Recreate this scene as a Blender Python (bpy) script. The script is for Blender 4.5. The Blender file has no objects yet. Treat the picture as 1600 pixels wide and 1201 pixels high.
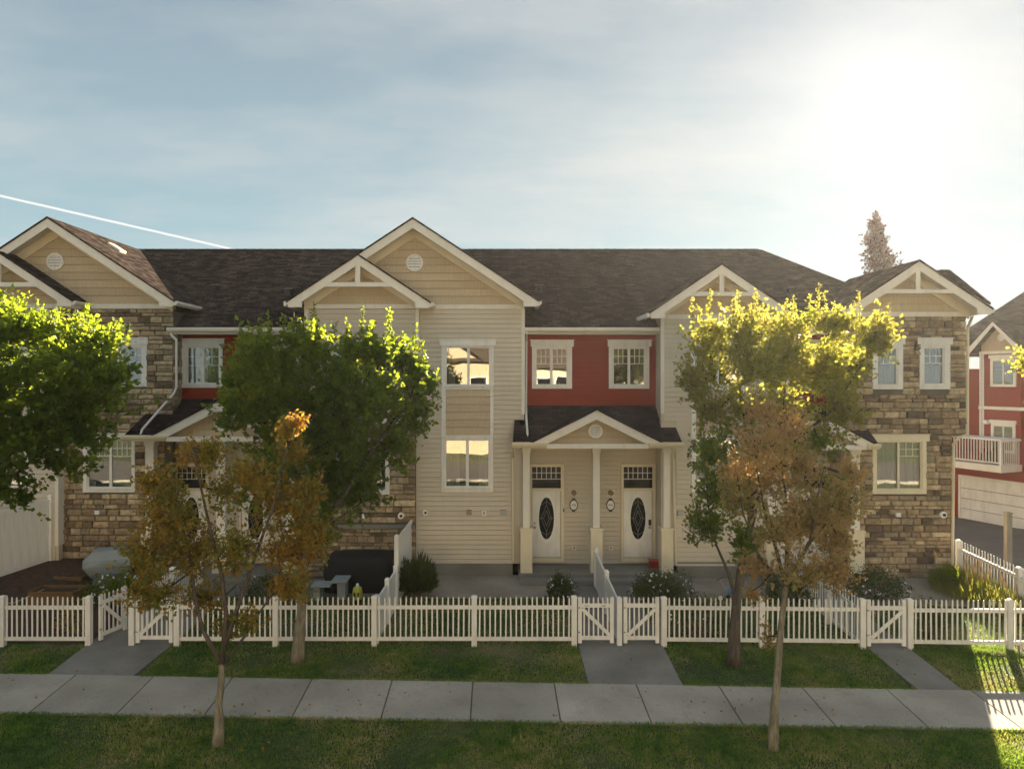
import bpy, bmesh, math, random
import numpy as np
from mathutils import Vector, Matrix, noise
random.seed(11)
NP = np.random.default_rng(5)
R = math.radians
sc = bpy.context.scene
COL = sc.collection

# ------------------------------------------------------------------ camera
F, VX, VY, CH = 1100.0, 773.0, 590.0, 6.25      # focal length in photo pixels, horizon point, camera height
cam_d = bpy.data.cameras.new('camera')
cam_d.sensor_width = 36.0
cam_d.lens = 36.0 * F / 1600.0
cam_d.shift_x = (800.0 - VX) / 1600.0
cam_d.shift_y = -(600.5 - VY) / 1600.0
cam_d.clip_start = 0.1
cam_d.clip_end = 3000.0
cam = bpy.data.objects.new('camera', cam_d)
cam.location = (0, 0, CH)
cam.rotation_euler = (R(90), 0, 0)
COL.objects.link(cam)
sc.camera = cam

# ------------------------------------------------------------------ sun and sky
SUN = Vector((0.565, 1.0, 0.455)).normalized()
GLOW = Vector((0.556, 1.0, 0.395)).normalized()
SUN_EL = math.asin(SUN.z)
SUN_AZ = math.atan2(SUN.x, SUN.y)
sd = bpy.data.lights.new('sun', 'SUN')
sd.energy = 5.0
sd.angle = R(0.55)
sd.color = (1.0, 0.86, 0.64)
sun = bpy.data.objects.new('sun', sd)
sun.rotation_euler = SUN.to_track_quat('Z', 'Y').to_euler()
sun.location = (20, 40, 30)
COL.objects.link(sun)

sc.view_settings.view_transform = 'Standard'
sc.view_settings.look = 'None'
sc.view_settings.gamma = 1.0
sc.view_settings.use_curve_mapping = False
sc.view_settings.exposure = 2.45
sc.cycles.use_denoising = True
sc.cycles.max_bounces = 6
sc.cycles.diffuse_bounces = 3
sc.cycles.glossy_bounces = 3
sc.cycles.transmission_bounces = 4
sc.cycles.transparent_max_bounces = 8
sc.cycles.volume_bounces = 0
sc.cycles.caustics_reflective = False
sc.cycles.caustics_refractive = False

class NT:
    """small helper round a node tree"""
    def __init__(s, tree):
        s.t = tree; s.t.nodes.clear()
    def n(s, kind, **kw):
        nd = s.t.nodes.new(kind)
        for k, v in kw.items():
            if k.startswith('i_'):
                key = k[2:]
                nd.inputs[int(key) if key.isdigit() else key.replace('_', ' ')].default_value = v
            else:
                setattr(nd, k, v)
        return nd
    def l(s, a, b): s.t.links.new(a, b)
    def val(s, sock, v):
        if isinstance(v, bpy.types.NodeSocket): s.l(v, sock)
        else: sock.default_value = v
    def math(s, op, a, b=0.0, clamp=False):
        m = s.n('ShaderNodeMath', operation=op, use_clamp=clamp)
        s.val(m.inputs[0], a); s.val(m.inputs[1], b)
        return m.outputs[0]
    def mix(s, f, a, b, mode='MIX'):
        m = s.n('ShaderNodeMix', data_type='RGBA', blend_type=mode)
        s.val(m.inputs[0], f)
        for i, v in ((6, a), (7, b)):
            if isinstance(v, (tuple, list)): v = (*v[:3], 1.0)
            s.val(m.inputs[i], v)
        return m.outputs[2]
    def ramp(s, f, stops, interp='LINEAR'):
        r = s.n('ShaderNodeValToRGB')
        cr = r.color_ramp; cr.interpolation = interp
        while len(cr.elements) < len(stops): cr.elements.new(0.5)
        for e, (p, c) in zip(cr.elements, stops):
            e.position = p; e.color = (*c[:3], 1.0) if not isinstance(c, float) else (c, c, c, 1)
        s.val(r.inputs[0], f)
        return r.outputs[0]
    def noise(s, vec, scale, detail=3.0, rough=0.55, out=0):
        n = s.n('ShaderNodeTexNoise')
        n.inputs['Scale'].default_value = scale; n.inputs['Detail'].default_value = detail
        n.inputs['Roughness'].default_value = rough
        if vec is not None: s.l(vec, n.inputs['Vector'])
        return n.outputs[out]
    def vmul(s, vec, v):
        m = s.n('ShaderNodeVectorMath', operation='MULTIPLY')
        s.l(vec, m.inputs[0]); m.inputs[1].default_value = v
        return m.outputs[0]

world = bpy.data.worlds.new('World')
sc.world = world
world.use_nodes = True
W = NT(world.node_tree)
tc = W.n('ShaderNodeTexCoord')
dirv = tc.outputs['Generated']
sky = W.n('ShaderNodeTexSky', sky_type='NISHITA')
sky.sun_disc = False
sky.sun_elevation = SUN_EL
sky.sun_rotation = SUN_AZ
sky.altitude = 650.0
sky.air_density = 1.0
sky.dust_density = 1.0
sky.ozone_density = 1.2
SKY_K = 0.10
nish = W.mix(1.0, sky.outputs[0], (SKY_K, SKY_K, SKY_K), 'MULTIPLY')
dot = W.n('ShaderNodeVectorMath', operation='DOT_PRODUCT')
nrm = W.n('ShaderNodeVectorMath', operation='NORMALIZE')
W.l(dirv, nrm.inputs[0]); W.l(nrm.outputs[0], dot.inputs[0]); dot.inputs[1].default_value = GLOW
ds = W.math('MAXIMUM', dot.outputs['Value'], 0.0)
sep = W.n('ShaderNodeSeparateXYZ'); W.l(nrm.outputs[0], sep.inputs[0])
# thin high haze veil, evens out the sky (photograph: soft, greyish blue)
elev = W.math('MAXIMUM', sep.outputs['Z'], 0.0)
veil_f = W.ramp(elev, [(0.0, (0.104, 0.120, 0.116)), (0.12, (0.080, 0.113, 0.121)), (0.27, (0.066, 0.092, 0.104)), (0.45, (0.055, 0.073, 0.086)), (1.0, (0.070, 0.084, 0.100))])
base = W.mix(0.992, nish, veil_f)
# wispy clouds, stretched in a flat layer
zc = W.math('ADD', elev, 0.12)
cx = W.math('DIVIDE', sep.outputs['X'], zc); cy = W.math('DIVIDE', sep.outputs['Y'], zc)
cmb = W.n('ShaderNodeCombineXYZ'); W.l(cx, cmb.inputs[0]); W.l(cy, cmb.inputs[1])
cn = W.noise(W.vmul(cmb.outputs[0], (0.55, 1.0, 1.0)), 0.62, 6.0, 0.60)
cmask = W.ramp(cn, [(0.44, 0.0), (0.66, 0.85)])
clouds = W.mix(cmask, base, (0.128, 0.132, 0.130))
# glow around the sun
g1 = W.math('MULTIPLY', W.math('POWER', ds, 26.0), 0.026)
g2 = W.math('MULTIPLY', W.math('POWER', ds, 180.0), 0.034)
g3 = W.math('MULTIPLY', W.math('POWER', ds, 4500.0), 0.5)
w1 = W.mix(g1, (0, 0, 0), (1.0, 0.90, 0.84)); 
def scaled(fac, c):
    m = W.n('ShaderNodeVectorMath', operation='SCALE'); m.inputs[0].default_value = c; W.l(fac, m.inputs['Scale']); return m.outputs[0]
tot = clouds
for g, c in ((g1, (1.0, 0.80, 0.70)), (g2, (1.0, 0.92, 0.82)), (g3, (1.0, 0.95, 0.88))):
    tot = W.mix(1.0, tot, scaled(g, c), 'ADD')
# contrail: a great-circle streak between two directions
def pdir(px, py): return Vector(((px - VX) / F, 1.0, (VY - py) / F)).normalized()
ca, cb = pdir(-260, 246), pdir(366, 390)
cnrm = ca.cross(cb).normalized()
dd = W.n('ShaderNodeVectorMath', operation='DOT_PRODUCT'); W.l(nrm.outputs[0], dd.inputs[0]); dd.inputs[1].default_value = cnrm
wob = W.math('MULTIPLY', W.math('SUBTRACT', W.noise(nrm.outputs[0], 60.0, 2.0), 0.5), 0.0006)
dab = W.math('ABSOLUTE', W.math('ADD', dd.outputs['Value'], wob))
trail = W.math('SUBTRACT', 1.0, W.math('DIVIDE', dab, 0.0019), True)
dl = W.n('ShaderNodeVectorMath', operation='DOT_PRODUCT'); W.l(nrm.outputs[0], dl.inputs[0]); dl.inputs[1].default_value = ((ca + cb) / 2).normalized()
lim = W.math('MULTIPLY', W.math('SUBTRACT', dl.outputs['Value'], math.cos((ca.angle(cb)) / 2 * 1.02)), 400.0, True)
tot = W.mix(W.math('MULTIPLY', W.math('MULTIPLY', trail, lim), 0.75), tot, (0.26, 0.245, 0.225))
bg = W.n('ShaderNodeBackground'); W.l(tot, bg.inputs['Color']); bg.inputs['Strength'].default_value = 1.0
wo = W.n('ShaderNodeOutputWorld'); W.l(bg.outputs[0], wo.inputs['Surface'])

HAZE, HAZE_G = 0.00032, 0.64
# ------------------------------------------------------------------ materials
MATS = {}
def newmat(name):
    m = bpy.data.materials.new(name); m.use_nodes = True
    t = NT(m.node_tree)
    out = t.n('ShaderNodeOutputMaterial')
    b = t.n('ShaderNodeBsdfPrincipled')
    t.l(b.outputs[0], out.inputs['Surface'])
    MATS[name] = m
    return t, b, out
def bump(t, b, h, dist, strength=1.0):
    bp = t.n('ShaderNodeBump'); bp.inputs['Distance'].default_value = dist; bp.inputs['Strength'].default_value = strength
    t.l(h, bp.inputs['Height']); t.l(bp.outputs[0], b.inputs['Normal'])
def simple(name, col, rough=0.6, var=0.12, scale=3.0, fine=0.0, fscale=60.0, metallic=0.0, spec=0.4, dirt=None, stretch=(1, 1, 1)):
    """plain painted / moulded surface: broad tone variation, optional fine relief and drips of dirt"""
    t, b, o = newmat(name)
    co = t.n('ShaderNodeTexCoord').outputs['Object']
    v = t.vmul(co, stretch)
    n = t.noise(v, scale, 5.0, 0.6)
    f = t.ramp(n, [(0.3, 1.0 - var), (0.7, 1.0 + var * 0.4)])
    c = t.mix(1.0, (*col,), f, 'MULTIPLY')
    if dirt:
        dn = t.noise(t.vmul(co, (2.2, 2.2, 0.35)), 2.4, 6.0, 0.65)
        c = t.mix(t.ramp(dn, [(0.5, 0.0), (0.8, dirt[1])]), c, dirt[0])
    t.l(c, b.inputs['Base Color'])
    b.inputs['Roughness'].default_value = rough
    b.inputs['Metallic'].default_value = metallic
    b.inputs['Specular IOR Level'].default_value = spec
    if fine: bump(t, b, t.noise(v, fscale, 3.0), fine)
    return MATS[name]
simple('white', (0.80, 0.765, 0.72), 0.45, 0.12, 1.6, dirt=((0.40, 0.36, 0.27), 0.45))
simple('trim', (0.77, 0.71, 0.63), 0.5, 0.09, 1.2, dirt=((0.40, 0.34, 0.26), 0.25))
simple('cream', (0.74, 0.65, 0.47), 0.5, 0.08, 1.2, dirt=((0.40, 0.34, 0.26), 0.25))
simple('siding', (0.60, 0.525, 0.42), 0.55, 0.12, 0.9, fine=0.0015, fscale=30, dirt=((0.36, 0.30, 0.22), 0.22), stretch=(0.4, 0.4, 1.5))
simple('red_siding', (0.265, 0.032, 0.012), 0.6, 0.20, 0.9, spec=0.15, dirt=((0.16, 0.03, 0.02), 0.3), stretch=(0.4, 0.4, 1.5))
simple('frieze', (0.74, 0.64, 0.49), 0.5, 0.08, 1.2)
simple('metal_dark', (0.03, 0.03, 0.033), 0.45, 0.1, 4, metallic=0.4)
simple('metal_grey', (0.32, 0.33, 0.35), 0.4, 0.1, 4, metallic=0.3)
simple('shade_black', (0.005, 0.006, 0.008), 0.8, 0.3, 3, fine=0.004, fscale=14)  # near-black that paints the shade under the stone ledge
simple('grey_cloth', (0.27, 0.30, 0.30), 0.75, 0.14, 2.5, fine=0.008, fscale=9)
simple('bench_grey', (0.30, 0.34, 0.35), 0.6, 0.15, 3)
simple('wood', (0.22, 0.115, 0.045), 0.8, 0.35, 2.0, fine=0.004, fscale=18, stretch=(1, 1, 5))
simple('grey_wood', (0.32, 0.28, 0.22), 0.8, 0.3, 3.0, fine=0.004, fscale=18, stretch=(3, 3, 0.5))
simple('red_plastic', (0.40, 0.03, 0.02), 0.4, 0.1, 3)
simple('blue_plastic', (0.03, 0.20, 0.45), 0.35, 0.1, 3)
simple('yellow_glaze', (0.50, 0.47, 0.06), 0.35, 0.2, 7)
simple('copper', (0.15, 0.11, 0.085), 0.4, 0.2, 9, metallic=0.4)
simple('plate_white', (0.80, 0.78, 0.74), 0.4, 0.04, 3)
simple('plate_black', (0.015, 0.012, 0.01), 0.4, 0.1, 3)
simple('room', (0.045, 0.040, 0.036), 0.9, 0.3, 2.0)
simple('curtain', (0.46, 0.46, 0.46), 0.9, 0.1, 2.0)
simple('leading', (0.50, 0.50, 0.48), 0.35, 0.1, 3.0, metallic=0.5)
simple('white_flower', (0.85, 0.82, 0.80), 0.6, 0.1, 3.0)
simple('mulch', (0.075, 0.045, 0.028), 0.95, 0.5, 6.0, fine=0.03, fscale=22)
simple('plume', (0.55, 0.36, 0.17), 0.9, 0.2, 4.0)
simple('opposite_wall', (0.62, 0.50, 0.33), 0.7, 0.1, 1.0)
simple('opposite_roof', (0.10, 0.075, 0.055), 0.9, 0.3, 2.0)

# gable shakes: vertical grain, per-board tone
t, b, o = newmat('shake')
co = t.n('ShaderNodeTexCoord').outputs['Object']
gp = t.n('ShaderNodeNewGeometry')
pos = gp.outputs['Position']
oi = t.n('ShaderNodeObjectInfo')
br = t.n('ShaderNodeTexBrick'); br.offset = 0.5
sp = t.n('ShaderNodeSeparateXYZ'); t.l(pos, sp.inputs[0])
cb_ = t.n('ShaderNodeCombineXYZ'); t.l(sp.outputs['X'], cb_.inputs[0]); t.l(sp.outputs['Z'], cb_.inputs[1])
t.l(cb_.outputs[0], br.inputs['Vector'])
br.inputs['Scale'].default_value = 1.0
br.inputs['Brick Width'].default_value = 0.17
br.inputs['Row Height'].default_value = 0.245
br.inputs['Mortar Size'].default_value = 0.004
br.inputs['Color1'].default_value = (0.97, 0.97, 0.97, 1)
br.inputs['Color2'].default_value = (1.02, 1.02, 1.02, 1)
br.inputs['Mortar'].default_value = (0.90, 0.90, 0.90, 1)
gr = t.noise(t.vmul(pos, (34.0, 34.0, 1.6)), 1.0, 3.0)
c = t.mix(1.0, (0.56, 0.435, 0.285), br.outputs['Color'], 'MULTIPLY')
c = t.mix(1.0, c, t.ramp(gr, [(0.3, 0.86), (0.7, 1.04)]), 'MULTIPLY')
c = t.mix(1.0, c, t.ramp(oi.outputs['Random'], [(0.0, 0.92), (1.0, 1.04)]), 'MULTIPLY')
t.l(c, b.inputs['Base Color']); b.inputs['Roughness'].default_value = 0.65
bump(t, b, gr, 0.004)

# ledge stone veneer: a tone for every stone (separate objects and joined ones alike)
def stone_mat(name, tint):
    t, b, o = newmat(name)
    gp = t.n('ShaderNodeNewGeometry'); oi = t.n('ShaderNodeObjectInfo')
    rnd = t.math('FRACT', t.math('ADD', t.math('MULTIPLY', gp.outputs['Random Per Island'], 3.7), t.math('MULTIPLY', oi.outputs['Random'], 5.3)))
    c1 = t.ramp(rnd, [(0.0, (0.10, 0.075, 0.055)), (0.16, (0.17, 0.125, 0.085)), (0.34, (0.30, 0.225, 0.145)), (0.52, (0.40, 0.31, 0.20)),
                      (0.66, (0.24, 0.20, 0.16)), (0.80, (0.50, 0.41, 0.28)), (0.92, (0.33, 0.25, 0.17)), (1.0, (0.60, 0.50, 0.36))])
    n1 = t.noise(gp.outputs['Position'], 7.0, 7.0, 0.7)
    c2 = t.mix(1.0, c1, t.ramp(n1, [(0.25, 0.45), (0.6, 1.15), (0.8, 1.35)]), 'MULTIPLY')
    n2 = t.noise(gp.outputs['Position'], 2.2, 5.0, 0.6)
    c3 = t.mix(t.ramp(n2, [(0.45, 0.0), (0.75, 0.4)]), c2, (0.10, 0.085, 0.06))
    c4 = t.mix(1.0, c3, tint, 'MULTIPLY')
    t.l(c4, b.inputs['Base Color']); b.inputs['Roughness'].default_value = 0.85
    bump(t, b, t.noise(gp.outputs['Position'], 16.0, 6.0, 0.7), 0.03)
stone_mat('stone', (1.16, 1.09, 0.99))
simple('mortar', (0.13, 0.115, 0.09), 0.95, 0.3, 4.0)

# asphalt shingles (uv in metres: u across, v up the slope)
def shingle_mat(name, ca_, cb__, cm):
    t, b, o = newmat(name)
    uv = t.n('ShaderNodeUVMap').outputs[0]
    gp = t.n('ShaderNodeNewGeometry')
    br = t.n('ShaderNodeTexBrick'); br.offset = 0.42; br.offset_frequency = 2; br.squash = 1.0
    warp = t.noise(uv, 1.3, 2.0, out=1)
    mx = t.n('ShaderNodeVectorMath', operation='MULTIPLY_ADD'); t.l(warp, mx.inputs[0]); mx.inputs[1].default_value = (0.05, 0.015, 0); t.l(uv, mx.inputs[2])
    t.l(mx.outputs[0], br.inputs['Vector'])
    br.inputs['Scale'].default_value = 1.0
    br.inputs['Brick Width'].default_value = 0.31
    br.inputs['Row Height'].default_value = 0.135
    br.inputs['Mortar Size'].default_value = 0.009
    br.inputs['Mortar Smooth'].default_value = 0.4
    br.inputs['Bias'].default_value = -0.1
    br.inputs['Color1'].default_value = (*ca_, 1); br.inputs['Color2'].default_value = (*cb__, 1); br.inputs['Mortar'].default_value = (*cm, 1)
    st = t.noise(t.vmul(uv, (1.3, 0.22, 1.0)), 1.4, 6.0, 0.65)
    c = t.mix(1.0, br.outputs['Color'], t.ramp(st, [(0.3, 0.55), (0.55, 1.0), (0.75, 1.5)]), 'MULTIPLY')
    sp_ = t.noise(uv, 6.0, 2.0, 0.8)
    c = t.mix(t.ramp(sp_, [(0.60, 0.0), (0.74, 0.5)]), c, (0.15, 0.11, 0.09))
    t.l(c, b.inputs['Base Color']); b.inputs['Roughness'].default_value = 0.92
    h = t.mix(1.0, br.outputs['Fac'], t.noise(uv, 60.0, 2.0), 'SUBTRACT')
    inv = t.math('SUBTRACT', 1.0, br.outputs['Fac'])
    hh = t.math('ADD', inv, t.math('MULTIPLY', t.noise(uv, 40.0, 3.0), 0.6))
    df = t.n('ShaderNodeBsdfDiffuse'); t.l(c, df.inputs['Color']); df.inputs['Roughness'].default_value = 0.3
    bump(t, df, hh, 0.010)
    t.l(df.outputs[0], o.inputs['Surface'])
shingle_mat('shingles', (0.028, 0.022, 0.021), (0.098, 0.074, 0.062), (0.010, 0.008, 0.008))
shingle_mat('porch_shingles', (0.020, 0.015, 0.017), (0.055, 0.040, 0.040), (0.008, 0.006, 0.008))

# concrete
def concrete(name, col, var=0.25):
    t, b, o = newmat(name)
    gp = t.n('ShaderNodeNewGeometry').outputs['Position']
    oi = t.n('ShaderNodeObjectInfo')
    n1 = t.noise(gp, 0.8, 6.0, 0.65); n2 = t.noise(gp, 45.0, 3.0, 0.7)
    c = t.mix(1.0, col, t.ramp(n1, [(0.3, 1 - var), (0.68, 1 + var * 0.5)]), 'MULTIPLY')
    c = t.mix(1.0, c, t.ramp(n2, [(0.3, 0.80), (0.7, 1.12)]), 'MULTIPLY')
    c = t.mix(1.0, c, t.ramp(oi.outputs['Random'], [(0.0, 0.90), (1.0, 1.06)]), 'MULTIPLY')
    n3 = t.noise(gp, 3.2, 7.0, 0.7)
    c = t.mix(t.ramp(n3, [(0.50, 0.0), (0.70, 0.50)]), c, tuple(x * 0.45 for x in col))
    t.l(c, b.inputs['Base Color']); b.inputs['Roughness'].default_value = 0.9
    bump(t, b, n2, 0.004)
concrete('sidewalk', (0.40, 0.368, 0.315), 0.34)
concrete('path', (0.245, 0.232, 0.208), 0.4)
concrete('patio', (0.32, 0.28, 0.235), 0.35)
concrete('foundation', (0.24, 0.23, 0.20), 0.35)
concrete('asphalt', (0.12, 0.108, 0.10), 0.25)

# ground: grass soil with dry patches
t, b, o = newmat('ground')
gp = t.n('ShaderNodeNewGeometry').outputs['Position']
n1 = t.noise(gp, 0.55, 6.0, 0.6); n2 = t.noise(gp, 9.0, 5.0, 0.7)
c = t.ramp(n1, [(0.32, (0.028, 0.045, 0.014)), (0.47, (0.045, 0.07, 0.02)), (0.58, (0.10, 0.10, 0.045)), (0.70, (0.20, 0.16, 0.09))])
c = t.mix(1.0, c, t.ramp(n2, [(0.3, 0.55), (0.7, 1.3)]), 'MULTIPLY')
t.l(c, b.inputs['Base Color']); b.inputs['Roughness'].default_value = 0.95
bump(t, b, n2, 0.04)

def leafmat(name, cols, trans_cols, tw=0.5, pos_noise=None, rough=0.5, fine=None):
    """leaf: diffuse + translucent; a tone per leaf, clumps of tone through the crown"""
    t, b, o = newmat(name)
    gp = t.n('ShaderNodeNewGeometry')
    rnd = gp.outputs['Random Per Island']
    pn = t.noise(gp.outputs['Position'], pos_noise or 1.1, 3.0)
    f = t.math('ADD', t.math('MULTIPLY', rnd, 0.45), t.math('MULTIPLY', t.ramp(pn, [(0.3, 0.0), (0.7, 1.0)]), 0.55))
    if fine:
        p2 = t.noise(gp.outputs['Position'], fine, 4.0, 0.7)
        f = t.math('ADD', t.math('MULTIPLY', rnd, 0.22), t.math('ADD', t.math('MULTIPLY', t.ramp(pn, [(0.36, 0.0), (0.62, 1.0)]), 0.43), t.math('MULTIPLY', t.ramp(p2, [(0.36, 0.0), (0.62, 1.0)]), 0.35)))
    k = len(cols) - 1
    c = t.ramp(f, [(i / k, cc) for i, cc in enumerate(cols)])
    c2 = t.ramp(f, [(i / k, cc) for i, cc in enumerate(trans_cols)])
    t.l(c, b.inputs['Base Color']); b.inputs['Roughness'].default_value = rough
    b.inputs['Specular IOR Level'].default_value = 0.3
    tr = t.n('ShaderNodeBsdfTranslucent'); t.l(c2, tr.inputs['Color'])
    ms = t.n('ShaderNodeMixShader'); ms.inputs[0].default_value = tw
    t.l(b.outputs[0], ms.inputs[1]); t.l(tr.outputs[0], ms.inputs[2]); t.l(ms.outputs[0], o.inputs['Surface'])
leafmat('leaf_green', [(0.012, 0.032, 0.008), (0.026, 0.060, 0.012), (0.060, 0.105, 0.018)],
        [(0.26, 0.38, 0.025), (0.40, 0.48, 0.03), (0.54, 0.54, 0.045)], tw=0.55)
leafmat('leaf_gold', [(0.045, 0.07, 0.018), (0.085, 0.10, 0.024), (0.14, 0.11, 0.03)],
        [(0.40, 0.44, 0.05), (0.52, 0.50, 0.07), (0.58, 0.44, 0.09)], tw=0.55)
leafmat('leaf_olive', [(0.10, 0.14, 0.024), (0.17, 0.19, 0.030), (0.30, 0.22, 0.036), (0.40, 0.19, 0.03)],
        [(0.22, 0.26, 0.03), (0.40, 0.28, 0.04), (0.60, 0.24, 0.03), (0.70, 0.22, 0.02)], pos_noise=0.9)
leafmat('leaf_rust', [(0.19, 0.23, 0.065), (0.29, 0.27, 0.095), (0.40, 0.30, 0.14), (0.46, 0.32, 0.17)],
        [(0.32, 0.28, 0.05), (0.45, 0.30, 0.08), (0.60, 0.30, 0.10), (0.70, 0.34, 0.12)], pos_noise=0.8)
leafmat('leaf_red', [(0.05, 0.016, 0.012), (0.075, 0.022, 0.015), (0.10, 0.03, 0.018)],
        [(0.10, 0.03, 0.02), (0.14, 0.05, 0.03), (0.2, 0.08, 0.04)], 0.15)
leafmat('leaf_shrub', [(0.022, 0.035, 0.012), (0.04, 0.06, 0.018), (0.07, 0.08, 0.028)],
        [(0.10, 0.16, 0.02), (0.20, 0.26, 0.03), (0.28, 0.26, 0.04)], 0.3, 2.5)
leafmat('blade', [(0.024, 0.070, 0.016), (0.055, 0.14, 0.028), (0.13, 0.22, 0.045), (0.30, 0.30, 0.11), (0.52, 0.44, 0.27)],
        [(0.10, 0.22, 0.02), (0.20, 0.34, 0.03), (0.30, 0.42, 0.04), (0.42, 0.44, 0.06), (0.46, 0.40, 0.16)], 0.4, 0.62, fine=3.6)
leafmat('blade_tall', [(0.06, 0.09, 0.025), (0.12, 0.15, 0.035), (0.24, 0.19, 0.08)],
        [(0.30, 0.36, 0.04), (0.48, 0.46, 0.06), (0.55, 0.40, 0.12)], 0.5, 1.5)

# bark
t, b, o = newmat('bark')
gp = t.n('ShaderNodeNewGeometry').outputs['Position']
n1 = t.noise(t.vmul(gp, (14.0, 14.0, 2.6)), 1.0, 6.0, 0.7); n2 = t.noise(gp, 2.0, 3.0)
c = t.ramp(n1, [(0.3, (0.08, 0.07, 0.05)), (0.5, (0.21, 0.18, 0.125)), (0.7, (0.38, 0.34, 0.25))])
sz = t.n('ShaderNodeSeparateXYZ'); t.l(gp, sz.inputs[0])
c = t.mix(t.ramp(n2, [(0.45, 0.0), (0.7, 0.5)]), c, (0.10, 0.09, 0.05))
t.l(c, b.inputs['Base Color']); b.inputs['Roughness'].default_value = 0.9
bump(t, b, n1, 0.03)

# darker bark
t, b, o = newmat('dark_bark')
gp = t.n('ShaderNodeNewGeometry').outputs['Position']
n1 = t.noise(t.vmul(gp, (14.0, 14.0, 2.6)), 1.0, 6.0, 0.7); n2 = t.noise(gp, 2.0, 3.0)
c = t.ramp(n1, [(0.3, (0.035, 0.026, 0.022)), (0.5, (0.08, 0.06, 0.05)), (0.7, (0.16, 0.13, 0.105))])
sz = t.n('ShaderNodeSeparateXYZ'); t.l(gp, sz.inputs[0])
c = t.mix(t.ramp(n2, [(0.45, 0.0), (0.7, 0.5)]), c, (0.10, 0.09, 0.05))
t.l(c, b.inputs['Base Color']); b.inputs['Roughness'].default_value = 0.9
bump(t, b, n1, 0.03)

# window glass: reflects the lit houses across the green; darker rooms behind
def glassmat(name, refl):
    t, b, o = newmat(name)
    gp = t.n('ShaderNodeNewGeometry').outputs['Position']
    g = t.n('ShaderNodeBsdfGlossy'); g.inputs['Roughness'].default_value = 0.008; g.inputs['Color'].default_value = (0.95, 0.93, 0.9, 1)
    tr = t.n('ShaderNodeBsdfTransparent'); tr.inputs['Color'].default_value = (0.82, 0.85, 0.84, 1)
    fr = t.n('ShaderNodeFresnel'); fr.inputs['IOR'].default_value = 1.5
    f = t.math('ADD', t.math('MULTIPLY', fr.outputs[0], 1.5), refl, True)
    ms = t.n('ShaderNodeMixShader'); t.l(f, ms.inputs[0]); t.l(tr.outputs[0], ms.inputs[1]); t.l(g.outputs[0], ms.inputs[2])
    bp = t.n('ShaderNodeBump'); bp.inputs['Distance'].default_value = 0.02; bp.inputs['Strength'].default_value = 0.10
    t.l(t.noise(gp, 1.3, 1.0), bp.inputs['Height']); t.l(bp.outputs[0], g.inputs['Normal'])
    t.l(ms.outputs[0], o.inputs['Surface'])
glassmat('glass', 0.13)
simple('door_glass', (0.012, 0.013, 0.014), 0.10, 0.3, 6.0, spec=0.25)
simple('twig', (0.045, 0.035, 0.025), 0.9, 0.3, 6.0)

# ------------------------------------------------------------------ mesh helpers
def wloc(o):
    v = Vector((0, 0, 0))
    while o is not None:
        v += o.location; o = o.parent
    return v
def tag(o, label=None, cat=None, group=None, kind=None):
    if label: o['label'] = label
    if cat: o['category'] = cat
    if group: o['group'] = group
    if kind: o['kind'] = kind
    return o
def empty(name, loc, label, cat, group=None):
    o = bpy.data.objects.new(name, None); COL.objects.link(o); o.location = loc
    o.empty_display_size = 0.2
    return tag(o, label, cat, group)

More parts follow.
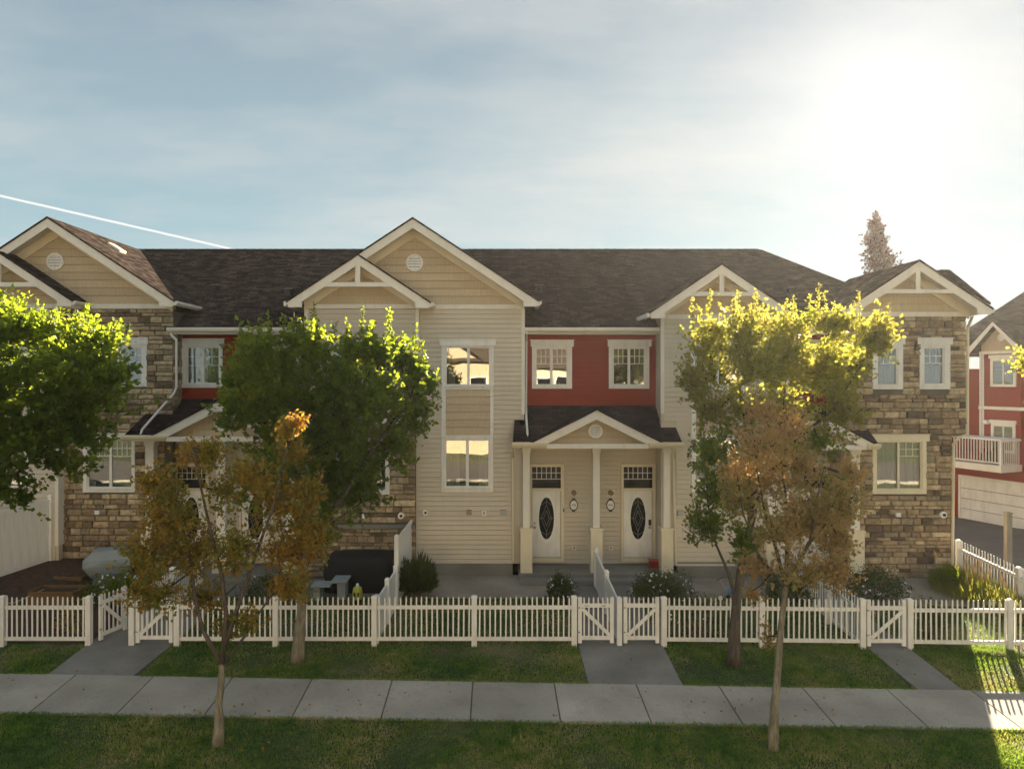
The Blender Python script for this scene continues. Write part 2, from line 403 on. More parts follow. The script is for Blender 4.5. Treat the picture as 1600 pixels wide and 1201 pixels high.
class MB:
    def __init__(s): s.v = []; s.f = []; s.m = []; s.mi = 0
    def mesh(s, vs, fs):
        k = len(s.v); s.v += [tuple(v) for v in vs]
        s.f += [tuple(i + k for i in f) for f in fs]; s.m += [s.mi] * len(fs)
        return s
    def box(s, x0, x1, y0, y1, z0, z1):
        return s.mesh([(x, y, z) for z in (z0, z1) for y in (y0, y1) for x in (x0, x1)],
                      [(0, 2, 3, 1), (4, 5, 7, 6), (0, 1, 5, 4), (2, 6, 7, 3), (0, 4, 6, 2), (1, 3, 7, 5)])
    def prism(s, poly, y0, y1):
        """poly in (x,z), extruded along y"""
        n = len(poly)
        vs = [(x, y0, z) for x, z in poly] + [(x, y1, z) for x, z in poly]
        fs = [tuple(range(n)), tuple(range(2 * n - 1, n - 1, -1))] + [(i, i + n, (i + 1) % n + n, (i + 1) % n) for i in range(n)]
        return s.mesh(vs, fs)
    def slab(s, poly3, d):
        """3-D polygon given thickness along vector d"""
        n = len(poly3); d = Vector(d)
        vs = [Vector(p) for p in poly3]; vs += [p + d for p in vs]
        fs = [tuple(range(n)), tuple(range(2 * n - 1, n - 1, -1))] + [(i, i + n, (i + 1) % n + n, (i + 1) % n) for i in range(n)]
        return s.mesh(vs, fs)
    def tube(s, pts, rad, k=6, cap=True, squash=1.0):
        pts = [Vector(p) for p in pts]
        rads = rad if isinstance(rad, (list, tuple)) else [rad] * len(pts)
        vs = []; fs = []; up = None
        for i, p in enumerate(pts):
            d = (pts[min(i + 1, len(pts) - 1)] - pts[max(i - 1, 0)]).normalized()
            if up is None: up = Vector((0, 1, 0)) if abs(d.y) < 0.9 else Vector((1, 0, 0))
            a = d.cross(up).normalized(); up = a.cross(d).normalized()
            for j in range(k):
                t_ = 2 * math.pi * j / k
                vs.append(p + (a * math.cos(t_) + up * math.sin(t_) * squash) * rads[i])
        for i in range(len(pts) - 1):
            for j in range(k):
                fs.append((i * k + j, i * k + (j + 1) % k, (i + 1) * k + (j + 1) % k, (i + 1) * k + j))
        if cap:
            fs.append(tuple(range(k - 1, -1, -1))); fs.append(tuple((len(pts) - 1) * k + j for j in range(k)))
        return s.mesh(vs, fs)
    def disc(s, c, r, y0, y1, k=20, rz=None, hole=0.0):
        """disc or ring facing -y"""
        rz = rz or r; cx, cz = c
        if not hole:
            return s.prism([(cx + r * math.cos(2 * math.pi * i / k), cz + rz * math.sin(2 * math.pi * i / k)) for i in range(k)], y0, y1)
        vs = []
        for y in (y0, y1):
            for q in (1.0, hole):
                vs += [(cx + r * q * math.cos(2 * math.pi * i / k), y, cz + rz * q * math.sin(2 * math.pi * i / k)) for i in range(k)]
        fs = []
        for i in range(k):
            j = (i + 1) % k
            fs += [(i, j, k + j, k + i), (2 * k + i, 3 * k + i, 3 * k + j, 2 * k + j), (i, 2 * k + i, 2 * k + j, j), (k + i, k + j, 3 * k + j, 3 * k + i)]
        return s.mesh(vs, fs)
    def loft(s, rings, cap=True):
        n = len(rings[0]); vs = [v for r in rings for v in r]; fs = []
        for i in range(len(rings) - 1):
            for j in range(n): fs.append((i * n + j, i * n + (j + 1) % n, (i + 1) * n + (j + 1) % n, (i + 1) * n + j))
        if cap: fs.append(tuple(range(n - 1, -1, -1))); fs.append(tuple((len(rings) - 1) * n + j for j in range(n)))
        return s.mesh(vs, fs)
    def data(s, name, mats, off=Vector((0, 0, 0)), smooth=False, recalc=True, uv=False):
        me = bpy.data.meshes.new(name)
        me.from_pydata([(v[0] - off.x, v[1] - off.y, v[2] - off.z) for v in s.v], [], s.f)
        for m in (mats if isinstance(mats, (list, tuple)) else [mats]): me.materials.append(MATS[m])
        if any(s.m): me.polygons.foreach_set('material_index', s.m)
        if recalc:
            bm = bmesh.new(); bm.from_mesh(me); bmesh.ops.recalc_face_normals(bm, faces=bm.faces); bm.to_mesh(me); bm.free()
        if uv:
            ul = me.uv_layers.new(name='UVMap')
            for p in me.polygons:
                n = p.normal; u = Vector((0, 0, 1)).cross(n)
                u = u.normalized() if u.length > 1e-3 else Vector((1, 0, 0))
                w = n.cross(u)
                for li in p.loop_indices:
                    c = me.vertices[me.loops[li].vertex_index].co + off
                    ul.data[li].uv = (c.dot(u), c.dot(w))
        if smooth: me.polygons.foreach_set('use_smooth', [True] * len(me.polygons))
        me.update()
        return me
    def build(s, name, mats, parent=None, label=None, smooth=False, kind=None, uv=False, loc=None, cat=None, group=None, bevel=0.0):
        off = wloc(parent) if parent is not None else Vector((0, 0, 0))
        if loc is not None: off = Vector(loc)
        me = s.data(name, mats, off, smooth, uv=uv)
        o = bpy.data.objects.new(name, me); COL.objects.link(o)
        if parent is not None: o.parent = parent
        if loc is not None: o.location = Vector(loc) - (wloc(parent) if parent is not None else Vector((0, 0, 0)))
        if bevel:
            md = o.modifiers.new('bevel', 'BEVEL'); md.width = bevel; md.segments = 2; md.limit_method = 'ANGLE'
        return tag(o, label, cat, group, kind)
def inst(name, me, parent, loc, scale=(1, 1, 1), rz=0.0, label=None):
    o = bpy.data.objects.new(name, me); COL.objects.link(o); o.parent = parent
    o.location = Vector(loc) - wloc(parent); o.scale = scale
    if rz: o.rotation_euler = (0, 0, rz)
    if label: o['label'] = label
    return o
def PX(px, Y): return (px - VX) * Y / F
def PZ(py, Y): return CH - (py - VY) * Y / F
def B(mb, px0, px1, py0, py1, Y, d0, d1):
    """box whose front outline is given as photo pixels measured at depth Y"""
    return mb.box(PX(px0, Y), PX(px1, Y), Y + d0, Y + d1, PZ(max(py0, py1), Y), PZ(min(py0, py1), Y))
def copy_tree(o, parent=None):
    c = o.copy(); COL.objects.link(c)
    if parent is not None: c.parent = parent
    for ch in list(o.children): copy_tree(ch, c)
    return c

# ================================================================== SETTING
def sstep(a, b, x):
    t = np.clip((x - a) / (b - a), 0, 1); return t * t * (3 - 2 * t)
SL = 0.0636
def G(y): return SL * (min(max(y, 10.0), 22.0) - 22.0)
def gh(x, y):
    """ground height"""
    x = np.asarray(x, float); y = np.asarray(y, float)
    return SL * (np.clip(y, 10.0, 22.0) - 22.0) + 0.55 * sstep(-9.8, -13.0, x) * sstep(18.6, 21.6, y) - 0.02 - 0.77 * sstep(15.6, 19.5, x) * np.clip((y - 22.5) / 10.5, 0, 1)
def farY(x): return 15.395 - 0.0353 * x
def nearY(x): return 13.84 - 0.0303 * x
def fenY(x): return 17.27 - 0.023 * max(0.0, x - 3.0)

gx = np.concatenate([[-900, -400, -160, -70, -35], np.arange(-22, 22.01, 0.5), [26, 32, 45, 90, 200, 450, 900]])
gy = np.concatenate([[-700, -250, -90, -45, -25, -10, 0, 6, 9], np.arange(11, 25.01, 0.5), [28, 33, 40, 60, 110, 250, 600, 1200]])
Xg, Yg = np.meshgrid(gx, gy); Zg = gh(Xg, Yg)
nx, ny = len(gx), len(gy)
mb = MB(); mb.v = list(zip(Xg.ravel().tolist(), Yg.ravel().tolist(), Zg.ravel().tolist()))
mb.f = [(j * nx + i, j * nx + i + 1, (j + 1) * nx + i + 1, (j + 1) * nx + i) for j in range(ny - 1) for i in range(nx - 1)]
mb.m = [0] * len(mb.f)
mb.build('ground', 'ground', kind='structure', smooth=True)

# sidewalk: bed and slabs
mb = MB()
mb.slab([(x, y, G(y)) for x, y in ((-30, nearY(-30)), (30, nearY(30)), (30, farY(30)), (-30, farY(-30)))], (0, 0, -0.12))
sidewalk = mb.build('sidewalk', 'mortar', kind='structure')
for k in range(-9, 9):
    xa, xb = -0.48 + 1.775 * k + 0.014, -0.48 + 1.775 * (k + 1) - 0.014
    dz = random.uniform(-0.003, 0.003)
    mb = MB()
    mb.slab([(x, y, G(y) + z_) for x, y, z_ in ((xa, nearY(xa), 0.026 + dz), (xb, nearY(xb), 0.026 - dz), (xb, farY(xb), 0.026 + dz), (xa, farY(xa), 0.026 - dz))], (0, 0, -0.04))
    mb.build('paving_slab', 'sidewalk', parent=sidewalk)

def path(name, mat, polys, z=0.018):
    mb = MB()
    for p in polys: mb.slab([(x, y, z + G(y)) for x, y in p], (0, 0, -0.15))
    return mb.build(name, mat, kind='structure')
path('path', 'path', [[(2.05, farY(2.05) + .01), (4.08, farY(4.1) + .01), (4.12, 18.6), (2.05, 18.6)], [(2.05, 18.615), (4.12, 18.615), (4.12, 21.28), (2.05, 21.28)]])
path('path', 'path', [[(-10.0, farY(-10) + .01), (-8.05, farY(-8) + .01), (-7.87, 17.9), (-9.98, 17.9)], [(-9.98, 17.915), (-7.87, 17.915), (-7.87, 21.3), (-9.6, 21.3)]])
path('path', 'path', [[(9.07, farY(9) + .01), (10.02, farY(10) + .01), (10.05, 19.0), (9.03, 19.0)], [(9.03, 19.015), (10.05, 19.015), (10.3, 21.2), (9.03, 21.2)]])
path('patio', 'patio', [[(-2.45, 20.35), (2.03, 20.35), (2.03, 22.28), (-2.45, 22.28)]])
path('patio', 'patio', [[(5.4, 20.35), (9.0, 20.35), (9.0, 22.28), (5.75, 22.28)]])
path('patio', 'patio', [[(10.32, 19.75), (13.6, 19.75), (13.9, 21.0), (13.6, 21.98), (10.32, 21.98)]])
path('patio', 'path', [[(-7.8, 20.4), (-3.1, 20.4), (-2.9, 22.28), (-7.8, 22.28)]])
bx_ = np.linspace(-16, -10.05, 9); by_ = np.linspace(17.45, 22.2, 9); Xb, Yb_ = np.meshgrid(bx_, by_)
mb = MB(); mb.v = list(zip(Xb.ravel().tolist(), Yb_.ravel().tolist(), (gh(Xb, Yb_) + .028).ravel().tolist()))
mb.f = [(j * 9 + i, j * 9 + i + 1, (j + 1) * 9 + i + 1, (j + 1) * 9 + i) for j in range(8) for i in range(8)]; mb.m = [0] * len(mb.f)
mb.build('garden_bed', 'mulch', kind='structure', smooth=True)
# lane beside the red house
lx_ = np.array([15.3, 16.4, 17.5, 18.5, 19.5, 24, 32, 45, 70]); ly_ = np.array([8.0, 14, 20, 22.5, 24, 26, 28, 30, 32, 33.5, 40, 60, 90])
Xl, Yl = np.meshgrid(lx_, ly_)
mb = MB(); mb.v = list(zip(Xl.ravel().tolist(), Yl.ravel().tolist(), (gh(Xl, Yl) + .05).ravel().tolist()))
mb.f = [(j * 9 + i, j * 9 + i + 1, (j + 1) * 9 + i + 1, (j + 1) * 9 + i) for j in range(12) for i in range(8)]; mb.m = [0] * len(mb.f)
mb.build('road', 'asphalt', kind='structure')
mb = MB()
mb.slab([(-60, -14.0, G(0) + 0.02), (60, -14.0, G(0) + 0.02), (60, -3.0, G(0) + 0.02), (-60, -3.0, G(0) + 0.02)], (0, 0, -0.1))
mb.build('road', 'asphalt', kind='structure')
mb = MB()
for xa in range(-60, 60, 3):
    mb.box(xa + 0.006, xa + 2.994, -3.0, -2.84, G(0) - 0.05, G(0) + 0.14)
mb.build('kerb', 'sidewalk', kind='structure')

# ================================================================== THE TOWNHOUSE ROW
TH = empty('townhouse_row', (0, 22.3, 0), 'two storey townhouse row of beige and red siding and brown stone behind the picket fence', 'townhouse')
YB, YW, YR, YK = 22.3, 22.0, 22.9, 21.9      # bay wall, wing wall, recessed wall, porch columns

def core(name, mat, x0, x1, z0, z1, Y, holes=(), th=0.2, extra=None, label=None):
    """wall panel with rectangular openings; holes in metres (x0,x1,z0,z1)"""
    xs = sorted({x0, x1, *[min(max(h[k], x0), x1) for h in holes for k in (0, 1)]})
    zs = sorted({z0, z1, *[min(max(h[k], z0), z1) for h in holes for k in (2, 3)]})
    mb = MB()
    for i in range(len(xs) - 1):
        run = None
        for j in range(len(zs) - 1):
            cx_, cz_ = (xs[i] + xs[i + 1]) / 2, (zs[j] + zs[j + 1]) / 2
            if any(h[0] < cx_ < h[1] and h[2] < cz_ < h[3] for h in holes):
                if run is not None: mb.box(xs[i], xs[i + 1], Y, Y + th, run, zs[j]); run = None
            elif run is None: run = zs[j]
        if run is not None: mb.box(xs[i], xs[i + 1], Y, Y + th, run, zs[-1])
    if extra: extra(mb)
    return mb.build(name, mat, parent=TH, label=label)
def cutrow(x0, x1, z0, z1, skips):
    segs = [(x0, x1)]
    for h in skips:
        if h[2] < z1 - 0.01 and h[3] > z0 + 0.01:
            ns = []
            for a, b_ in segs:
                if h[1] <= a or h[0] >= b_: ns.append((a, b_)); continue
                if h[0] > a + 0.02: ns.append((a, h[0]))
                if h[1] < b_ - 0.02: ns.append((h[1], b_))
            segs = ns
    return segs
def siding(parent, mat, x0, x1, z0, z1, Y, skips=(), lap=0.15):
    """clapboard laps: every row has its own bottom edge and slant"""
    n = max(1, round((z1 - z0) / lap)); lap = (z1 - z0) / n
    mb = MB()
    for r in range(n):
        za, zb = z0 + r * lap, z0 + (r + 1) * lap
        for a, b_ in cutrow(x0, x1, za, zb, skips):
            yb_, yt, tp_ = Y - 0.036 - random.uniform(0, 0.002), Y - 0.022, zb - 0.022
            mb.mesh([(a, yb_, za), (b_, yb_, za), (b_, yt, tp_), (a, yt, tp_), (a, Y, za), (b_, Y, za), (a, Y, tp_), (b_, Y, tp_)],
                    [(0, 1, 2, 3), (0, 4, 5, 1), (3, 2, 7, 6), (0, 3, 6, 4), (1, 5, 7, 2)])
    return mb.build('siding', mat, parent=parent, kind='stuff')

# ---- stone blocks
STONE_V = []
for k in range(10):
    mb = MB(); rr = random.Random(k * 7 + 3)
    nx_, nz_ = 4, 3
    vs = []
    for j in range(nz_):
        for i in range(nx_):
            x = (i / (nx_ - 1) - 0.5) * 0.90 + (rr.uniform(-.05, .05) if 0 < i < nx_ - 1 else rr.uniform(-.02, .02))
            z = (j / (nz_ - 1) - 0.5) * 0.80 + rr.uniform(-.06, .06) * (1 if j == 1 else 0.5)
            edge = i in (0, nx_ - 1) or j in (0, nz_ - 1)
            vs.append((x, -(0.55 + rr.uniform(0, .25)) if edge else -(0.8 + rr.uniform(-.15, .2)), z))
    n0 = len(vs)
    ring = [0, 1, 2, 3, 7, 11, 10, 9, 8, 4]
    for q in ring:
        x, _, z = vs[q]; vs.append((x * 1.07, 0.0, z * 1.14))
    fs = [(j * nx_ + i, j * nx_ + i + 1, (j + 1) * nx_ + i + 1, (j + 1) * nx_ + i) for j in range(nz_ - 1) for i in range(nx_ - 1)]
    for q in range(10):
        a, b_ = ring[q], ring[(q + 1) % 10]
        fs.append((a, n0 + q, n0 + (q + 1) % 10, b_))
    mb.mesh(vs, fs)
    STONE_V.append((mb.data('stone', 'stone'), vs, fs))
stone_rest = MB(); stone_list = []
def stones(parent, x0, x1, z0, z1, Y, skips=(), vis=None, seed=0):
    rr = random.Random(seed)
    z = z0
    while z < z1 - 0.03:
        h = rr.choice([0.10, 0.13, 0.15, 0.17, 0.19, 0.22]); h = min(h, z1 - z)
        if z1 - z - h < 0.08: h = z1 - z
        for a, b_ in cutrow(x0, x1, z, z + h, skips):
            x = a
            while x < b_ - 0.01:
                w = rr.uniform(0.20, 0.56)
                if b_ - x - w < 0.16: w = b_ - x
                cx_, cz_ = x + w / 2, z + h / 2
                px, py = VX + cx_ * F / Y, VY + (CH - cz_) * F / Y
                v = rr.randrange(10); dp = rr.uniform(0.04, 0.11)
                seen = vis(px, py) if vis else False
                stone_list.append((seen, w * h, parent, v, (cx_, Y, cz_), (w * 0.985, dp, h * 0.97), rr.random() < .5))
                x += w
        z += h
def flush_stones(limit=295):
    vis_ = sorted([s for s in stone_list if s[0]], key=lambda s: -s[1])
    single = set(id(s) for s in vis_[:limit])
    for s in stone_list:
        _, _, parent, v, c, scl, fl = s
        if fl: scl = (-scl[0], scl[1], scl[2])
        me, vs, fs = STONE_V[v]
        if id(s) in single:
            scl = (abs(scl[0]), scl[1], scl[2])
            inst('stone', me, parent, c, scl)
        else:
            stone_rest.mesh([(c[0] + x * scl[0], c[1] + y * scl[1], c[2] + z_ * scl[2]) for x, y, z_ in vs], fs)
    stone_rest.build('stone', 'stone', parent=TH, kind='stuff')

def rect(Y, x0, x1, y0, y1, s=0.0):
    """photo pixel rectangle at depth Y -> metres (x0,x1,z0,z1), shrunk by s metres"""
    return (PX(x0, Y) + s, PX(x1, Y) - s, PZ(max(y0, y1), Y) + s, PZ(min(y0, y1), Y) - s)

def curtain_mesh(x0, x1, y, z0, z1, waves):
    n = max(8, int((x1 - x0) * 40)); mb = MB()
    vs = []
    for i in range(n + 1):
        x = x0 + (x1 - x0) * i / n
        yy = y + 0.025 * math.sin((x - x0) * waves) + 0.012 * math.sin((x - x0) * waves * 2.7)
        vs += [(x, yy, z0), (x, yy, z1)]
    fs = [(2 * i, 2 * i + 2, 2 * i + 3, 2 * i + 1) for i in range(n)]
    return mb.mesh(vs, fs)
def window(Y, outer, gxs, gy, header=None, grid=None, curtains=(), parent=None, mat='white', gridp=None, label=None):
    """outer=(x0,x1,y0,y1) trim outline, gxs=[(x0,x1)...] panes, gy=(y0,y1) glass rows; grid=(cols, rows, fraction of pane height)"""
    parent = parent or TH
    x0, x1, y0, y1 = outer
    ix0, ix1 = gxs[0][0] - 2.2, gxs[-1][1] + 2.2; iy0, iy1 = gy[0] - 2.2, gy[1] + 2.2
    fr = MB(); D = 0.062
    B(fr, x0, ix0, y0, y1, Y, -D, 0.02); B(fr, ix1, x1, y0, y1, Y, -D, 0.02)
    B(fr, ix0, ix1, y0, iy0, Y, -D, 0.02); B(fr, ix0, ix1, iy1, y1, Y, -D, 0.02)
    # inner sash, set back
    fr2 = MB()
    B(fr, ix0, gxs[0][0], iy0, iy1, Y, -0.03, 0.05); B(fr, gxs[-1][1], ix1, iy0, iy1, Y, -0.03, 0.05)
    B(fr, gxs[0][0], gxs[-1][1], iy0, gy[0], Y, -0.03, 0.05); B(fr, gxs[0][0], gxs[-1][1], gy[1], iy1, Y, -0.03, 0.05)
    w = fr.build('window', mat, parent=parent, label=label)
    # sill lip
    s = MB(); B(s, ix0 - 1, ix1 + 1, iy1 - 0.4, iy1 + 1.2, Y, -D - 0.03, -D); s.build('sill', mat, parent=w)
    if header:
        h = MB(); B(h, header[0], header[1], header[2], header[3], Y, -D - 0.03, -D + 0.001)
        B(h, header[0] - 1.0, header[1] + 1.0, header[2] - 1.3, header[2], Y, -D - 0.055, 0.0)
        h.build('window_head', mat, parent=w)
    for i in range(len(gxs) - 1):
        m = MB(); B(m, gxs[i][1], gxs[i + 1][0], gy[0], gy[1], Y, -0.025, 0.045); m.build('mullion', mat, parent=w)
    for i, (a, b_) in enumerate(gxs):
        X0, X1, Z0, Z1 = rect(Y, a, b_, gy[0], gy[1])
        tilt = random.uniform(-.004, .004)
        p = MB(); p.slab([(X0, Y + 0.012, Z0), (X1, Y + 0.012 + tilt, Z0), (X1, Y + 0.012 + tilt, Z1), (X0, Y + 0.012, Z1)], (0, 0.006, 0))
        p.build('pane', 'glass', parent=w)
        if grid and (gridp is None or i in gridp):
            c_, r_, fz = grid; g = MB(); zt = Z1; zb = Z1 - (Z1 - Z0) * fz
            for k in range(1, c_):
                x = X0 + (X1 - X0) * k / c_; g.box(x - .011, x + .011, Y + .004, Y + .0115, zb, zt)
            for k in range(1, r_ + 1):
                if k == r_ and fz > 0.98: break
                z = zt - (zt - zb) * k / r_; g.box(X0, X1, Y + .003, Y + .0112, z - .011, z + .011)
            g.build('muntin', mat, parent=w)
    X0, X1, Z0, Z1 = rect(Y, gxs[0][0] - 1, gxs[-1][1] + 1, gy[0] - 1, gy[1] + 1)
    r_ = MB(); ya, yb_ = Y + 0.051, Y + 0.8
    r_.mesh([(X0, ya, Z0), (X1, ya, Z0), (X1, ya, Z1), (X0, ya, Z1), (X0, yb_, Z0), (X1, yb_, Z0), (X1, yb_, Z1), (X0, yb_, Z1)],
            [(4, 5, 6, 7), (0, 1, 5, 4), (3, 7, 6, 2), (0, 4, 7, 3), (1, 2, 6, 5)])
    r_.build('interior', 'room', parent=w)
    for (a, b_, f0, f1) in curtains:
        cz0, cz1 = Z0 + (Z1 - Z0) * f0, Z0 + (Z1 - Z0) * f1
        curtain_mesh(PX(a, Y), PX(b_, Y), Y + 0.14, cz0, cz1, 42).build('curtain', 'curtain', parent=w)
    return w

# window openings (photo pixels)
def hole(Y, gxs, gy): return rect(Y, gxs[0][0] - 2.2, gxs[-1][1] + 2.2, gy[0] - 2.2, gy[1] + 2.2)
WIN = []
def addwin(Y, outer, gxs, gy, **kw):
    WIN.append((Y, outer, gxs, gy, kw))
    return hole(Y, gxs, gy), rect(Y, outer[0], outer[1], outer[2], outer[3], 0.03)

# ---- bay wall under the big middle gable (siding, px 650-820, Y=22.3)
h1, s1 = addwin(YB, (690, 771.5, 540, 605), [(698, 730), (734, 764)], (543.5, 600), header=(687, 775, 531, 540), curtains=[(697, 711, 0, .45), (756, 766, 0, .4)])
h2, s2 = addwin(YB, (690, 770.5, 683, 768), [(697.5, 728), (732.5, 763)], (688, 759), curtains=[(697, 718, 0, .8), (748, 764, 0, .72)])
zt = PZ(483, YB)
bay = core('siding_wall', 'siding', PX(650, YB), PX(819, YB), 0.38, zt, YB, [h1, h2])
col_skip = rect(YB, 690, 771, 600, 690)
siding(bay, 'siding', PX(650, YB), PX(815.5, YB), 4.95, zt, YB, [s1, s2, col_skip])
siding(bay, 'siding', PX(650, YB), PX(801, YB), 0.385, 4.95, YB, [s1, s2, col_skip])
# ---- wing wall with truss gable (px 475-650, Y=22.0): siding above, stone below
h3, s3 = addwin(YW, (525, 609, 683, 772), [(533, 566), (569.5, 602)], (689, 763), grid=(4, 2, .33), curtains=[(533, 548, 0, .9)])
h3b, s3b = addwin(YW, (524, 606, 540, 605), [(532, 564), (568, 599)], (543.5, 600), header=(521, 609, 531, 540))
wing = core('siding_wall', 'siding', PX(476, YW), PX(653, YW), PZ(655, YW), PZ(483, YW), YW, [h3b])
siding(wing, 'siding', PX(482, YW), PX(649, YW), PZ(652, YW), PZ(483, YW), YW, [s3b])
wst = core('stone_wall', 'mortar', PX(482, YW), PX(649, YW), 0.0, PZ(655, YW) - .002, YW, [h3])
stones(wst, PX(482, YW), PX(650, YW), 1.72, PZ(660, YW), YW, [s3], lambda x, y: x > 565 and y > 672, 5)
stones(wst, PX(482, YW), PX(650, YW), 0.05, 1.55, YW, [], lambda x, y: x > 600, 6)
mb = MB(); mb.box(PX(480, YW), PX(649, YW), YW - 0.11, YW + .02, 1.56, 1.68); mb.build('stone_ledge', 'foundation', parent=wst)
mb = MB(); B(mb, 476, 653, 652, 661, YW, -.05, .01); mb.build('trim_board', 'trim', parent=TH)
# ---- wing wall right of the middle porch (px 1032-1237, Y=22.0): siding to the ground
h4, s4 = addwin(YW, (1080, 1161, 540, 606), [(1088, 1119), (1123, 1154)], (544, 600), header=(1077, 1165, 531, 540), curtains=[(1088, 1100, 0, .8)])
h5, s5 = addwin(YW, (1080, 1161, 683, 768), [(1087, 1118), (1122, 1154)], (688, 759), curtains=[(1087, 1104, 0, .8)])
rw = core('siding_wall', 'siding', PX(1033, YW), PX(1233, YW), 0.38, PZ(498, YW), YW, [h4, h5])
cs4 = rect(YW, 1080, 1161, 600, 690)
siding(rw, 'siding', PX(1037, YW), PX(1228, YW), 4.9, PZ(498, YW), YW, [s4, s5, cs4])
siding(rw, 'siding', PX(1056, YW), PX(1226, YW), 0.385, 4.9, YW, [s4, s5, cs4])
# ---- right stone unit (px 1317-1511)
h6, s6 = addwin(YW, (1362, 1409.5, 536, 608), [(1371, 1399.5)], (545, 600), header=(1359, 1412, 529, 538), grid=(3, 2, .42), curtains=[(1371, 1400, 0, .55)])
h7, s7 = addwin(YW, (1435.5, 1483, 536, 608), [(1443.5, 1472)], (544.5, 599), header=(1432, 1486, 529, 538), grid=(3, 2, .42), curtains=[(1443, 1472, 0, .5)])
h8, s8 = addwin(YW, (1362, 1446, 686, 771), [(1369.5, 1401.5), (1405, 1437)], (691, 762.5), header=(1359, 1450, 679, 689), grid=(3, 2, .30), gridp=(1,), curtains=[(1369, 1402, 0, 1), (1405, 1437, 0, 1)], mat='cream')
def vis_r(x, y): return (x > 1345 or y > 880) and x > 1318
sr = core('stone_wall', 'mortar', PX(1316, YW), PX(1508, YW), PZ(680, YW), PZ(494, YW), YW, [h6, h7, h8])
stones(sr, PX(1315, YW), PX(1509, YW), PZ(678, YW), PZ(494, YW), YW, [s6, s7, s8], vis_r, 11)
sr2 = core('stone_wall', 'mortar', PX(1318, YW), PX(1486, YW), 0.0, PZ(680, YW) - .003, YW, [h8])
stones(sr2, PX(1317, YW), PX(1487, YW), 0.02, PZ(680, YW), YW, [s8], vis_r, 12)
# ---- left stone unit (px 90-272)
h9, s9 = addwin(YB, (184, 230.5, 536, 604), [(193, 221.5)], (544.5, 597), header=(181, 233, 529, 538), grid=(3, 2, .40))
h9b, s9b = addwin(YB, (112, 158, 536, 604), [(121, 149)], (544.5, 597), header=(109, 161, 529, 538), grid=(3, 2, .40))
h10, s10 = addwin(YB, (131, 212, 682, 768.5), [(139.5, 171.5), (175.5, 206)], (688, 760), header=(135, 207, 677, 686), grid=(4, 2, .34), curtains=[])
def vis_l(x, y): return (x > 205 and y < 690) or (x < 236 and y > 660) or (y < 500)
sl = core('stone_wall', 'mortar', PX(92, YB), PX(270, YB), 0.2, PZ(483, YB), YB, [h9, h9b, h10])
stones(sl, PX(92, YB), PX(271, YB), PZ(655, YB), PZ(483, YB), YB, [s9, s9b, s10], vis_l, 21)
stones(sl, PX(92, YB), PX(258, YB), 0.4, PZ(655, YB), YB, [s9, s9b, s10], vis_l, 22)
# ---- far left wing (siding)
h11, s11 = addwin(YW, (-35, 46, 683, 767), [(-28, 3), (7, 38)], (688, 758), curtains=[(-28, -8, 0, .8)])
h11b, s11b = addwin(YW, (-35, 46, 540, 605), [(-28, 3), (7, 38)], (543.5, 598), header=(-38, 49, 531, 540))
ll = core('siding_wall', 'siding', PX(-180, YW), PX(92, YW), 0.3, PZ(483, YW), YW, [h11, h11b])
siding(ll, 'siding', PX(-120, YW), PX(87, YW), 0.4, PZ(483, YW), YW, [s11, s11b])
# ---- red recessed walls
def redwall(x0, x1, y0, y1, wins):
    hs, ss = zip(*wins)
    w = core('red_wall', 'red_siding', PX(x0, YR), PX(x1, YR), PZ(y1, YR), PZ(y0, YR), YR, hs)
    siding(w, 'red_siding', PX(x0, YR), PX(x1, YR), PZ(y1, YR), PZ(y0, YR), YR, ss)
redwall(816, 1050, 508, 648, [
    addwin(YR, (831, 893.5, 540, 607), [(838.5, 859.5), (863.5, 885)], (545, 600), header=(829, 896, 532, 541.5), grid=(3, 2, .42)),
    addwin(YR, (951, 1014, 540, 607), [(959, 980.5), (984.5, 1006)], (545, 600), header=(949, 1017, 532, 541.5), grid=(3, 2, .42))])
redwall(262, 490, 506, 642, [
    addwin(YR, (285, 348.5, 539, 605.5), [(294.5, 315.5), (320, 342)], (543.5, 598), header=(282, 351.5, 530, 540), grid=(2, 2, .50), curtains=[(294, 343, 0, 1)]),
    addwin(YR, (406, 470, 539, 605.5), [(415.5, 436.5), (441, 463)], (543.5, 598), header=(403, 473, 530, 540), grid=(2, 2, .50))])
redwall(1222, 1345, 508, 648, [addwin(YR, (1240, 1302, 540, 607), [(1248, 1269), (1273, 1294)], (545, 600), header=(1237, 1305, 532, 541), grid=(3, 2, .42))])
# ---- entry walls behind the porches
for x0, x1, tp, z0 in ((799, 1062, 640, .22), (256, 492, 636, .22), (1195, 1320, 640, .22)):
    w = core('siding_wall', 'siding', PX(x0, YR), PX(x1, YR), z0, PZ(tp + 12, YR), YR - 0.01)
    siding(w, 'siding', PX(x0, YR), PX(x1, YR), z0, PZ(tp + 20, YR), YR - 0.01)
for Y, *r_ in [(w_[0], w_) for w_ in WIN]:
    w_ = r_[0]; window(w_[0], w_[1], w_[2], w_[3], **w_[4])

